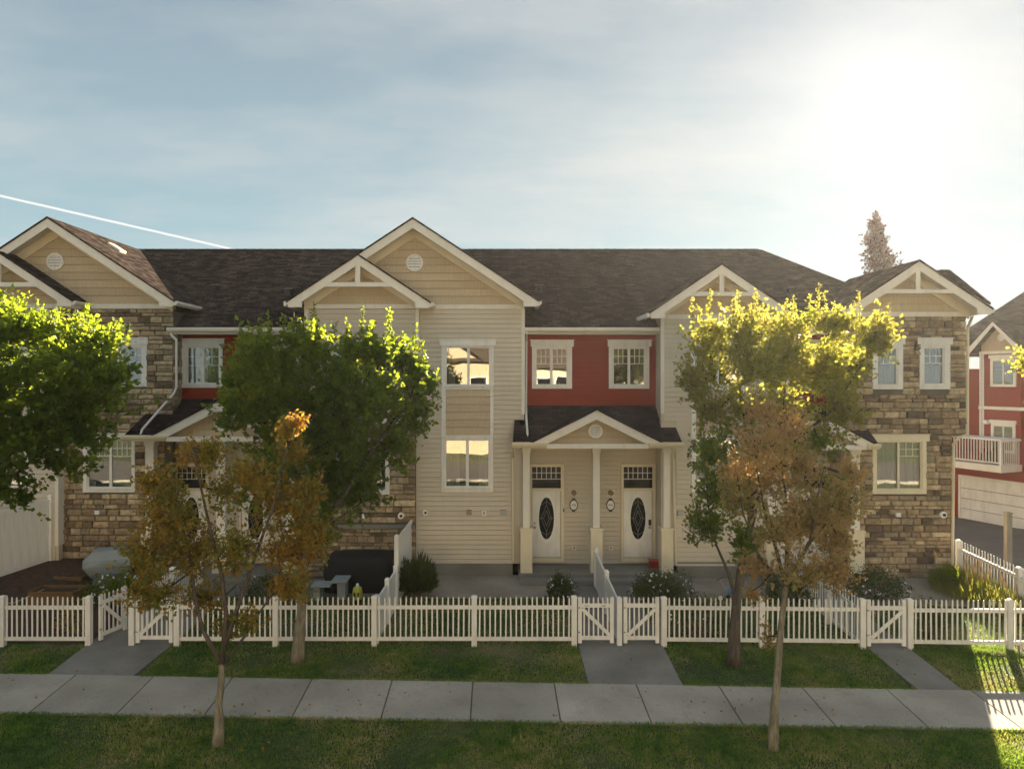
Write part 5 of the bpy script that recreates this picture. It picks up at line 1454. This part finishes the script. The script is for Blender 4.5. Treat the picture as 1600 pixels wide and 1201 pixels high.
for sx in (-.42, .42):
    for sy in (-.22, .22): m_.tube([(X0 + sx * ca_ - sy * sa_, 21.0 + sx * sa_ + sy * ca_, .0), (X0 + sx * ca_ - sy * sa_, 21.0 + sx * sa_ + sy * ca_, .3)], .02, 6)
m_.build('grill_frame', 'metal_dark', parent=root, kind='stuff')
# wooden planter box and planks on the left
root = empty('planter_box', (PX(85, 19.6), 19.6, .05), 'weathered brown wooden planter box behind the left picket fence', 'planter')
X0 = PX(88, 19.6)
for k_ in range(3):
    z = .02 + k_ * .17
    for y in (19.35, 20.0): 
        m_ = MB(); m_.box(X0 - .62, X0 + .62, y - .02, y + .02, z, z + .16); m_.build('plank', 'wood', parent=root)
    for x in (X0 - .62, X0 + .62):
        m_ = MB(); m_.box(x - .02, x + .02, 19.38, 19.97, z, z + .16); m_.build('plank', 'wood', parent=root)
m_ = MB(); m_.box(X0 - .60, X0 + .60, 19.37, 19.98, .05, .44); m_.build('soil', 'mulch', parent=root)
root = empty('planter_box', (PX(118, 20.8), 20.8, .15), 'smaller rusty wooden planter box before the stone wall, left of the grill', 'planter')
X0 = PX(112, 20.9)
for k_ in range(2):
    z = .18 + k_ * .15
    for y in (20.7, 21.2):
        m_ = MB(); m_.box(X0 - .42, X0 + .42, y - .02, y + .02, z, z + .14); m_.build('plank', 'wood', parent=root)
    for x in (X0 - .42, X0 + .42):
        m_ = MB(); m_.box(x - .02, x + .02, 20.73, 21.17, z, z + .14); m_.build('plank', 'wood', parent=root)
m_ = MB(); m_.box(X0 - .40, X0 + .40, 20.72, 21.18, .1, .43); m_.build('soil', 'mulch', parent=root)
m_ = MB(); m_.slab([(PX(116, 20), 19.9, .10), (PX(146, 20), 20.55, .22), (PX(150, 20), 20.4, .22), (PX(122, 20), 19.7, .10)], (0, 0, -.04))
m_.build('plank', 'grey_wood', loc=(PX(130, 20), 20.1, .1), label='grey plank lying in the bed below the covered grill', cat='plank')
m_ = MB(); m_.tube([(PX(-10, 19), 19.0, .32), (PX(22, 19), 19.05, .36), (PX(54, 19.2), 19.6, .55)], .018, 6)
m_.build('branch', 'grey_wood', loc=(PX(20, 19), 19.1, .3), label='thin pale stick lying behind the far left picket fence', cat='stick')
m_ = MB(); m_.slab([(-15, 18.3, .03), (-10.1, 18.3, .03), (-10.1, 20.2, .03), (-15, 20.2, .03)], (0, 0, -.04))

def box_thing(name, label, cat, parts, root_loc):
    r_ = empty(name, root_loc, label, cat)
    for nm, mat_, bxs in parts:
        m2 = MB()
        for b_ in bxs: m2.box(*b_)
        m2.build(nm, mat_, parent=r_, bevel=.012)
    return r_
xb_ = PX(517, 20.3)
box_thing('garden_bench', 'grey garden bench with a raised side, in the dark yard left of the yellow pot', 'bench',
          [('seat', 'bench_grey', [(xb_ - .50, xb_ + .05, 20.0, 20.5, .40, .46)]), ('side_table', 'bench_grey', [(xb_ + .06, xb_ + .52, 20.0, 20.75, .52, .58)]),
           ('leg', 'bench_grey', [(xb_ - .46, xb_ - .26, 20.1, 20.4, 0, .398)]), ('leg', 'bench_grey', [(xb_ + .20, xb_ + .44, 20.2, 20.6, 0, .518)])], (xb_, 20.3, 0))
# black block imitating the deep shade of the recess
xc_ = PX(565, 21.2); root = empty('recess_shade', (xc_, 21.2, 0), 'black block standing in for shade in the recess below the stone ledge', 'shade block')
m_ = MB(); rings = []
for z, q in ((.0, 1.03), (.35, 1.0), (.70, 1.02), (.90, .98), (.97, .90), (1.0, .4)):
    rings.append([(xc_ + 1.02 * q * math.copysign(abs(math.cos(a)) ** .28, math.cos(a)) * (1 + .015 * math.sin(9 * a)), 21.25 + .62 * q * math.copysign(abs(math.sin(a)) ** .28, math.sin(a)), z + .02 * math.sin(5 * a) * (z > .7)) for a in [2 * math.pi * k_ / 32 for k_ in range(32)]])
m_.loft(rings); m_.build('cover', 'shade_black', parent=root, smooth=True)  # dark body shaped like a cover, put there as shade
m_ = MB(); m_.box(xc_ - .8, xc_ + .8, 20.75, 21.7, -.02, .012); m_.build('shade_base', 'metal_dark', parent=root)
# yellow lantern pot
xp = PX(558.5, 19.6); root = empty('lantern_pot', (xp, 19.6, 0), 'yellow glazed lantern pot on the ground behind the long picket fence', 'pot')
def ring(cx_, cy_, z, r_, k_=14): return [(cx_ + r_ * math.cos(2 * math.pi * i / k_), cy_ + r_ * math.sin(2 * math.pi * i / k_), z) for i in range(k_)]
m_ = MB(); m_.loft([ring(xp, 19.6, z, r_) for z, r_ in ((0.25, .11), (.30, .135), (.45, .135), (.56, .12), (.60, .07))]); m_.build('pot_body', 'yellow_glaze', parent=root, smooth=True)
m_ = MB(); m_.loft([ring(xp, 19.6, z, r_) for z, r_ in ((0.0, .10), (.25, .10))]); m_.build('pot_foot', 'metal_dark', parent=root)
m_ = MB(); m_.loft([ring(xp, 19.6, z, r_) for z, r_ in ((0.60, .05), (.66, .04), (.69, .015))]); m_.build('pot_lid', 'plate_white', parent=root)
m_ = MB()
for a in (-.45, .35):
    m_.box(xp + .13 * math.sin(a) - .022, xp + .13 * math.sin(a) + .022, 19.6 - .142, 19.6 - .11, .34, .46)
m_.build('pot_opening', 'metal_dark', parent=root, kind='stuff')
# red storage bin by the right central door
Yb = 22.45; x0_, x1_ = PX(1014.5, Yb), PX(1029.5, Yb)
root = empty('bin', ((x0_ + x1_) / 2, Yb, .2), 'small red plastic bin on the porch beside the right central door', 'bin')
m_ = MB(); m_.loft([[(x0_ + .02, Yb - .12, .2), (x1_ - .02, Yb - .12, .2), (x1_ - .02, Yb + .12, .2), (x0_ + .02, Yb + .12, .2)], [(x0_, Yb - .14, .42), (x1_, Yb - .14, .42), (x1_, Yb + .14, .42), (x0_, Yb + .14, .42)]])
m_.build('tub', 'red_plastic', parent=root, bevel=.01)
m_ = MB(); m_.box(x0_ - .015, x1_ + .015, Yb - .155, Yb + .155, .4205, .45); m_.build('lid', 'red_plastic', parent=root, bevel=.008)
# child's scooter on the patio
xs_ = PX(1138, 20.35); root = empty('toy_scooter', (xs_, 20.35, 0), 'blue and white toy scooter lying on the patio behind the right tree trunk', 'scooter')
m_ = MB(); m_.slab([(xs_ - .05, 20.3, .14), (xs_ + .26, 20.2, .10), (xs_ + .30, 20.36, .12), (xs_ + .0, 20.48, .2)], (0, 0, .06)); m_.build('deck', 'blue_plastic', parent=root, bevel=.02)
m_ = MB(); m_.tube([(xs_ + .0, 20.36, .18), (xs_ - .16, 20.42, .40), (xs_ - .22, 20.45, .52)], .012, 6); m_.build('stem', 'metal_grey', parent=root)
m_ = MB(); m_.tube([(xs_ - .32, 20.40, .50), (xs_ - .12, 20.52, .54)], .013, 6); m_.build('handlebar', 'metal_dark', parent=root)
for dx, dy in ((.26, 0), (-.04, .0), (-.30, -.12)):
    m_ = MB(); m_.tube([(xs_ + dx, 20.24 + dy, .06), (xs_ + dx + .015, 20.28 + dy, .06)], .06, 14); m_.build('wheel', 'plate_white' if dx < -.2 else 'metal_dark', parent=root)
# wooden post by the lane
xp = PX(1575, 23.5); m_ = MB(); m_.box(xp - .09, xp + .09, 23.42, 23.58, 0, PZ(802, 23.5)); m_.box(xp - .10, xp + .10, 23.40, 23.60, PZ(802, 23.5), PZ(800, 23.5))
m_.build('bollard', 'grey_wood', loc=(xp, 23.5, 0), label='plain square wooden post standing on the lane behind the plumed grass', cat='post')

for o_ in list(COL.objects):
    if o_.parent is None and o_.name.split('.')[0] in ('covered_grill', 'planter_box', 'plank', 'branch', 'garden_bench', 'recess_shade', 'lantern_pot', 'toy_scooter') and o_.get('label'):
        o_.location.z += G(o_.location.y)

# ================================================================== RED HOUSE ACROSS THE LANE
O = Vector((19.3, 29.3, 0.42)); dv = Vector((.361, -.933, 0)).normalized(); nv = Vector((-dv.y * -1, 0, 0))
nv = Vector((-.933, -.361, 0)).normalized()      # outward, towards the lane
RH = empty('red_house', O, 'red house across the lane with balcony, gable and pale garage door', 'house')
def LP_(t_, w_, z): return tuple(O + dv * t_ + nv * w_ + Vector((0, 0, z)))
def lbox(mb_, t0, t1, w0, w1, z0, z1):
    vs = [LP_(t, w, z) for z in (z0, z1) for w in (w0, w1) for t in (t0, t1)]
    mb_.mesh(vs, [(0, 2, 3, 1), (4, 5, 7, 6), (0, 1, 5, 4), (2, 6, 7, 3), (0, 4, 6, 2), (1, 3, 7, 5)])
def tpx(px):   # wall parameter seen at photo column px
    k_ = (px - VX) / F; return (O.x - k_ * O.y) / (k_ * dv.y - dv.x)
def zpy(px, py):
    t_ = tpx(px); return CH - O.z - (py - VY) * (O.y + dv.y * t_) / F
m_ = MB(); lbox(m_, -4, 8, -8, -.001, 0, 2.75); rw_ = m_.build('wall', 'red_siding', parent=RH)
m_ = MB(); lbox(m_, .92, 2.46, -4, -.0, 2.76, 6.9); lbox(m_, 2.462, 8, -6, -.3, 2.76, 6.7); lbox(m_, -4, .918, -6, -.8, 2.76, 6.2); m_.build('wall', 'red_siding', parent=RH)
m_ = MB()
for k_ in range(28):
    z = 2.80 + k_ * .145
    m_.mesh([LP_(.95, .025, z), LP_(2.45, .025, z), LP_(2.45, .004, z + .14), LP_(.95, .004, z + .14)], [(0, 1, 2, 3)])
m_.build('siding', 'red_siding', parent=rw_, kind='stuff')
# garage door
g0, g1v = tpx(1502), 7.0
m_ = MB(); lbox(m_, g0 - .1, g1v, .003, .05, zpy(1500, 741) - .12, zpy(1500, 741)); lbox(m_, g0 - .1, g0, .003, .045, .02, zpy(1500, 741) - .121); gf = m_.build('garage_frame', 'trim', parent=RH)
gz = zpy(1500, 741) - .125
for k_ in range(4):
    m_ = MB(); lbox(m_, g0 + .005, g1v, .004, .03, .03 + gz * k_ / 4, .02 + gz * (k_ + 1) / 4 - .012); m_.build('garage_panel', 'white', parent=gf)
# window
def hwin(px0, px1, z0, z1, off, head=True):
    t0, t1 = tpx(px0), tpx(px1); w = MB(); b_ = .10
    lbox(w, t0, t0 + b_, off, off + .06, z0, z1); lbox(w, t1 - b_, t1, off, off + .06, z0, z1)
    lbox(w, t0 + b_, t1 - b_, off, off + .06, z0, z0 + b_); lbox(w, t0 + b_, t1 - b_, off, off + .06, z1 - b_, z1)
    if head: lbox(w, t0 - .05, t1 + .05, off, off + .085, z1 + .002, z1 + .14)
    o = w.build('window', 'trim', parent=RH)
    tm = (t0 + t1) / 2
    for a, c_ in ((t0 + b_, tm - .02), (tm + .02, t1 - b_)):
        p = MB(); lbox(p, a, c_, off + .015, off + .022, z0 + b_, z1 - b_); p.build('pane', 'glass', parent=o)
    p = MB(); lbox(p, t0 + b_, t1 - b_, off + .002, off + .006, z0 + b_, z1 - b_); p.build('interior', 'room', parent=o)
    p = MB(); lbox(p, tm - .02, tm + .02, off + .007, off + .04, z0 + b_, z1 - b_); p.build('mullion', 'trim', parent=o)
hwin(1549, 1589, zpy(1560, 604), zpy(1560, 560), .012)
hwin(1550, 1588, 2.9, zpy(1570, 662), .012)
# band between floors, corner boards
m_ = MB(); lbox(m_, .88, 4, .0, .07, zpy(1560, 640), zpy(1560, 635)); m_.build('trim_board', 'trim', parent=RH)
m_ = MB(); lbox(m_, .90, .98, -.2, .05, 2.8, 6.88); m_.build('corner_trim', 'trim', parent=RH)
m_ = MB(); m_.tube([LP_(1.06, .06, 6.85), LP_(1.06, .06, 3.0)], .035, 6); m_.build('downspout', 'white', parent=RH)
m_ = MB(); lbox(m_, tpx(1541), tpx(1546), .03, .18, zpy(1543, 662), zpy(1543, 656)); m_.build('wall_lamp', 'plate_white', parent=RH)
# gable
zb_ = zpy(1532, 549); za_ = zpy(1563, 501)
tL, tM, tR = tpx(1519), tpx(1563), tpx(1563) * 2 - tpx(1519)
def lslab(mb_, pts, d): mb_.slab([LP_(*p) for p in pts], d)
m_ = MB(); lslab(m_, [(.95, .005, zb_ - .1), (2.43, .005, zb_ - .1), (2.43, .005, zb_ + .18), (tM, .005, za_ - .15), (.95, .005, zb_ + .18)], -nv * .1)
gwl = m_.build('gable_wall', 'shake', parent=RH)
for k_ in range(4):
    z0_, z1_ = zb_ + k_ * .21, zb_ + (k_ + 1) * .21 - .005
    h0_, h1_ = [min(.73, max(.01, (za_ - .18 - zz) / (za_ - zb_) * (tR - tL) / 2)) for zz in (z0_, z1_)]
    if h0_ < .1: break
    m_ = MB(); lslab(m_, [(tM - h0_, .035, z0_), (tM + h0_, .035, z0_), (tM + h1_, .012, z1_), (tM - h1_, .012, z1_)], -nv * .006); m_.build('shingle_board', 'shake', parent=gwl)
for s0 in (tL, tR):
    sg = 1 if s0 < tM else -1
    m_ = MB(); lslab(m_, [(tM, .45, za_), (s0, .45, zb_ - .02), (s0, .45, zb_ - .18), (s0 + sg * .1, .45, zb_ - .18), (tM, .45, za_ - .2)], -nv * .04); m_.build('rake_board', 'trim', parent=RH)
    m_ = MB(); lslab(m_, [(tM, .47, za_ + .03), (s0 - sg * .04, .47, zb_), (s0 - sg * .04, -3, zb_), (tM, -3, za_ + .03)], (0, 0, -.06)); m_.build('roof', 'shingles', parent=RH, uv=True)
m_ = MB(); lbox(m_, .9, 2.46, .036, .07, zb_ - .12, zb_ - .002); m_.build('trim_board', 'trim', parent=RH)
vz, vt = zpy(1566, 527), tpx(1566)
m_ = MB(); m_.loft([[LP_(vt + .15 * math.cos(a), w_, vz + .15 * math.sin(a)) for a in [2 * math.pi * i / 18 for i in range(18)]] for w_ in (.02, .06)]); m_.build('gable_vent', 'white', parent=gwl)
# main roof rising behind the gable
m_ = MB(); lslab(m_, [(-1.5, -.2, 6.85), (9, -.2, 6.85), (9, -5.2, 9.75), (-.6, -5.2, 9.75)], (0, 0, -.08)); lslab(m_, [(-1.5, -.2, 6.85), (-.6, -5.2, 9.75), (-1.5, -10, 6.85)], (0, 0, -.08)); m_.build('roof', 'shingles', parent=RH, uv=True)
m_ = MB(); lbox(m_, 1.3, 1.75, -3.9, -3.4, 8.0, 9.65); lbox(m_, 1.22, 1.83, -3.98, -3.32, 9.651, 9.8); m_.build('chimney', 'foundation', parent=RH)
# balcony
t0, t1, wB = -1.2, 2.5, 1.2; zd = 2.5
m_ = MB(); lbox(m_, t0, t1, .003, wB, zd - .26, zd); bal = m_.build('balcony', 'trim', parent=RH)
m_ = MB(); lbox(m_, t0, t1, .08, wB + .02, zd + .94, zd + 1.0); lbox(m_, t1 - .02, t1 + .04, .08, wB + .02, zd + .90, zd + .938); m_.build('rail', 'white', parent=bal, kind='stuff')
m_ = MB(); lbox(m_, t0, t1 - .05, wB - .05, wB - .01, zd + .08, zd + .12); m_.build('rail', 'white', parent=bal)
t_ = t0
while t_ < t1:
    m_ = MB(); lbox(m_, t_, t_ + .025, wB - .045, wB - .02, zd + .121, zd + .938); m_.build('baluster', 'white', parent=bal); t_ += .115
w_ = .12
while w_ < wB - .08:
    m_ = MB(); lbox(m_, t1 - .045, t1 - .02, w_, w_ + .025, zd, zd + .898); m_.build('baluster', 'white', parent=bal); w_ += .115
m_ = MB(); lbox(m_, t1 - .07, t1 + .01, wB - .08, wB, zd + .001, zd + .937); m_.build('post', 'white', parent=bal)
m_ = MB(); lbox(m_, 1.55, 2.0, .25, .7, zd + .001, zd + .45); lbox(m_, 1.55, 2.0, .21, .249, zd + .1, zd + .85)
m_.build('chair', 'metal_dark', loc=LP_(1.8, .5, zd), label='dark chair standing on the balcony of the red house', cat='chair')

KH = 1.2     # the house stands farther down the sloping lane
RH.scale = (KH, KH, KH); RH.location = (O.x * KH, O.y * KH, CH + (O.z - CH) * KH)
ch_ = bpy.data.objects['chair']; ch_.location = (ch_.location.x * KH, ch_.location.y * KH, CH + (ch_.location.z - CH) * KH); ch_.scale = (KH, KH, KH)

# ================================================================== HOUSES ACROSS THE STREET (seen in the windows)
def far_house(label, x, w_, wall_mat, h_=6.4):
    h_ += 1.9
    y = -20.0
    r_ = empty('house', (x, y, 0), label, 'house', 'sunlit houses across the street')
    m2 = MB(); m2.box(x - w_ / 2, x + w_ / 2, y - 9, y, 0, h_); wl = m2.build('wall', wall_mat, parent=r_)
    m2 = MB(); m2.prism([(x - w_ * .28, h_), (x + w_ * .28, h_), (x, h_ + w_ * .2)], y - .2, y + .25); m2.build('gable_wall', wall_mat, parent=r_)
    m2 = MB()
    m2.slab([(x - w_ / 2 - .3, y + .5, h_ - .1), (x + w_ / 2 + .3, y + .5, h_ - .1), (x + w_ / 2 + .3, y - 4.5, h_ + 2.9), (x - w_ / 2 - .3, y - 4.5, h_ + 2.9)], (0, 0, -.12))
    m2.slab([(x - w_ / 2 - .3, y - 9.5, h_ - .1), (x + w_ / 2 + .3, y - 9.5, h_ - .1), (x + w_ / 2 + .3, y - 4.5, h_ + 2.9), (x - w_ / 2 - .3, y - 4.5, h_ + 2.9)], (0, 0, -.12))
    for sg in (-1, 1):
        m2.slab([(x, y + .6, h_ + w_ * .2 + .12), (x + sg * w_ * .32, y + .6, h_ - .1), (x + sg * w_ * .32, y - 3, h_ - .1), (x, y - 3, h_ + w_ * .2 + .12)], (0, 0, -.1))
    m2.build('roof', 'opposite_roof', parent=r_, uv=True)
    for wx in (-w_ * .33, -w_ * .05, w_ * .28):
        for wz in (1.2, 5.6):
            m2 = MB(); m2.box(x + wx - .75, x + wx + .75, y, y + .08, wz, wz + 1.5); wn = m2.build('window', 'white', parent=r_)
            m2 = MB(); m2.box(x + wx - .62, x + wx + .62, y + .081, y + .09, wz + .12, wz + 1.38); m2.build('pane', 'door_glass', parent=wn)
    r_.location.z = G(0)
far_house('sunlit tan house across the street, mirrored in the middle windows', -4.5, 12, 'opposite_wall', 6.8)
far_house('sunlit cream house across the street, right of the tan one', 9.5, 12, 'cream', 6.2)
far_house('sunlit tan house across the street, mirrored in the left windows', -19, 13, 'opposite_wall', 6.3)
far_house('sunlit cream house across the street, farthest to the right', 24, 12, 'cream', 6.6)

# ================================================================== GRASS AND FALLEN LEAVES
def lawn(name, label, zones, mat='blade', wid=.11):
    P = []
    for (x0, x1, ylo, yhi, dens) in zones:
        n = int((x1 - x0) * 6.0 * dens)
        x = NP.uniform(x0, x1, n)
        if callable(ylo): a = ylo(x)
        else: a = np.full(n, ylo)
        b_ = yhi(x) if callable(yhi) else np.full(n, yhi)
        span = np.maximum(b_ - a, 0)
        y = a + NP.uniform(0, 6.0, n)
        k_ = (y < b_)
        P.append(np.stack([x[k_], y[k_]], 1))
    P = np.concatenate(P)
    x, y = P[:, 0], P[:, 1]
    # thin out bare patches
    f = np.array([noise.noise(Vector((a * .8, b_ * .8, 3.0))) for a, b_ in zip(x[::1], y[::1])])
    keep = NP.uniform(size=len(x)) < np.clip(.95 + f * .9, .25, 1)
    for (a0, a1, b0, b1) in PATHS: keep &= ~((x > a0) & (x < a1) & (y > b0) & (y < b1))
    x, y, f = x[keep], y[keep], f[keep]; n = len(x)
    z = gh(x, y)
    h_ = NP.uniform(.03, .075, n) * (1 + f * .6) * np.where(NP.uniform(size=n) < .03, 1.7, 1.0)
    D = NP.normal(size=(n, 3)) * .45 + np.array([0, 0, 1.0])
    return leaves_mesh(name, np.stack([x, y, z], 1), D, h_, [mat], None, None, wid=wid, kind='stuff', label=label)
PATHS = [(2.02, 4.12, 15, 21.6), (-10.0, -7.93, 15, 21.6), (9.05, 10.06, 14.9, 21.4), (10.3, 13.85, 19.78, 22.0), (5.4, 9.0, 20.4, 22.3), (-2.5, 2.1, 20.4, 22.3), (-7.8, -3.0, 20.45, 22.4)]
npn = lambda x: 13.80 - 0.0303 * x
npf = lambda x: 15.43 - 0.0353 * x
lawn('grass', 'short green lawn beside the sidewalk with dry patches', [(-12.0, 12.0, 10.6, npn, 3000), (-11.8, 12.6, npf, 17.3, 2600)])
lawn('grass', 'sparser dark grass inside the fenced yards', [(-10.0, 14.3, 17.3, 20.6, 1100)])
# ragged longer fringe along the concrete edges
def fringe():
    P = []
    for fn, sg in ((nearY, -1), (farY, 1)):
        x = NP.uniform(-12, 12.5, 9000); y = np.array([fn(a) for a in x]) + sg * np.abs(NP.normal(size=len(x))) * .035 - sg * .02
        P.append(np.stack([x, y], 1))
    P = np.concatenate(P); x, y = P[:, 0], P[:, 1]
    keep = np.ones(len(x), bool)
    for (a0, a1, b0, b1) in PATHS: keep &= ~((x > a0) & (x < a1) & (y > b0) & (y < b1))
    x, y = x[keep], y[keep]; n = len(x)
    D = NP.normal(size=(n, 3)) * .6 + np.array([0, 0, .8])
    leaves_mesh('grass_edge', np.stack([x, y, gh(x, y) + .02], 1), D, NP.uniform(.04, .09, n), ['blade'], None, None, wid=.09, kind='stuff', label='longer grass fringing the edges of the sidewalk')
fringe()
n = 620
x = NP.uniform(-11, 12, n); y = NP.uniform(12.2, 21, n)
cl = NP.uniform(size=n) < .35
x[cl] = np.where(NP.uniform(size=cl.sum()) < .5, PX(341, 13.1), PX(1208, 12.95)) + NP.normal(size=cl.sum()) * 1.2
y[cl] = 13.6 + NP.normal(size=cl.sum()) * 1.0
y = np.clip(y, 12.1, 21)
D = NP.normal(size=(n, 3)) * np.array([1, 1, .12])
leaves_mesh('fallen_leaves', np.stack([x, y, gh(x, y) + .06], 1), D, NP.uniform(.04, .075, n), ['leaf_olive'], None, None, kind='stuff', label='scattered fallen leaves on the grass and concrete')

# ================================================================== HAZE (air volume added to give the lens veil towards the sun)
mb = MB(); mb.box(-70, 70, -45, 75, -3.2, 18.2)
t = NT(bpy.data.materials.new('haze').node_tree) if False else None
hm = bpy.data.materials.new('haze'); hm.use_nodes = True; MATS['haze'] = hm
t = NT(hm.node_tree); o_ = t.n('ShaderNodeOutputMaterial'); pv = t.n('ShaderNodeVolumePrincipled')
pv.inputs['Color'].default_value = (0.92, 0.88, 0.84, 1); pv.inputs['Density'].default_value = HAZE; pv.inputs['Anisotropy'].default_value = HAZE_G
t.l(pv.outputs[0], o_.inputs['Volume'])
mb.build('haze', 'haze', kind='stuff')
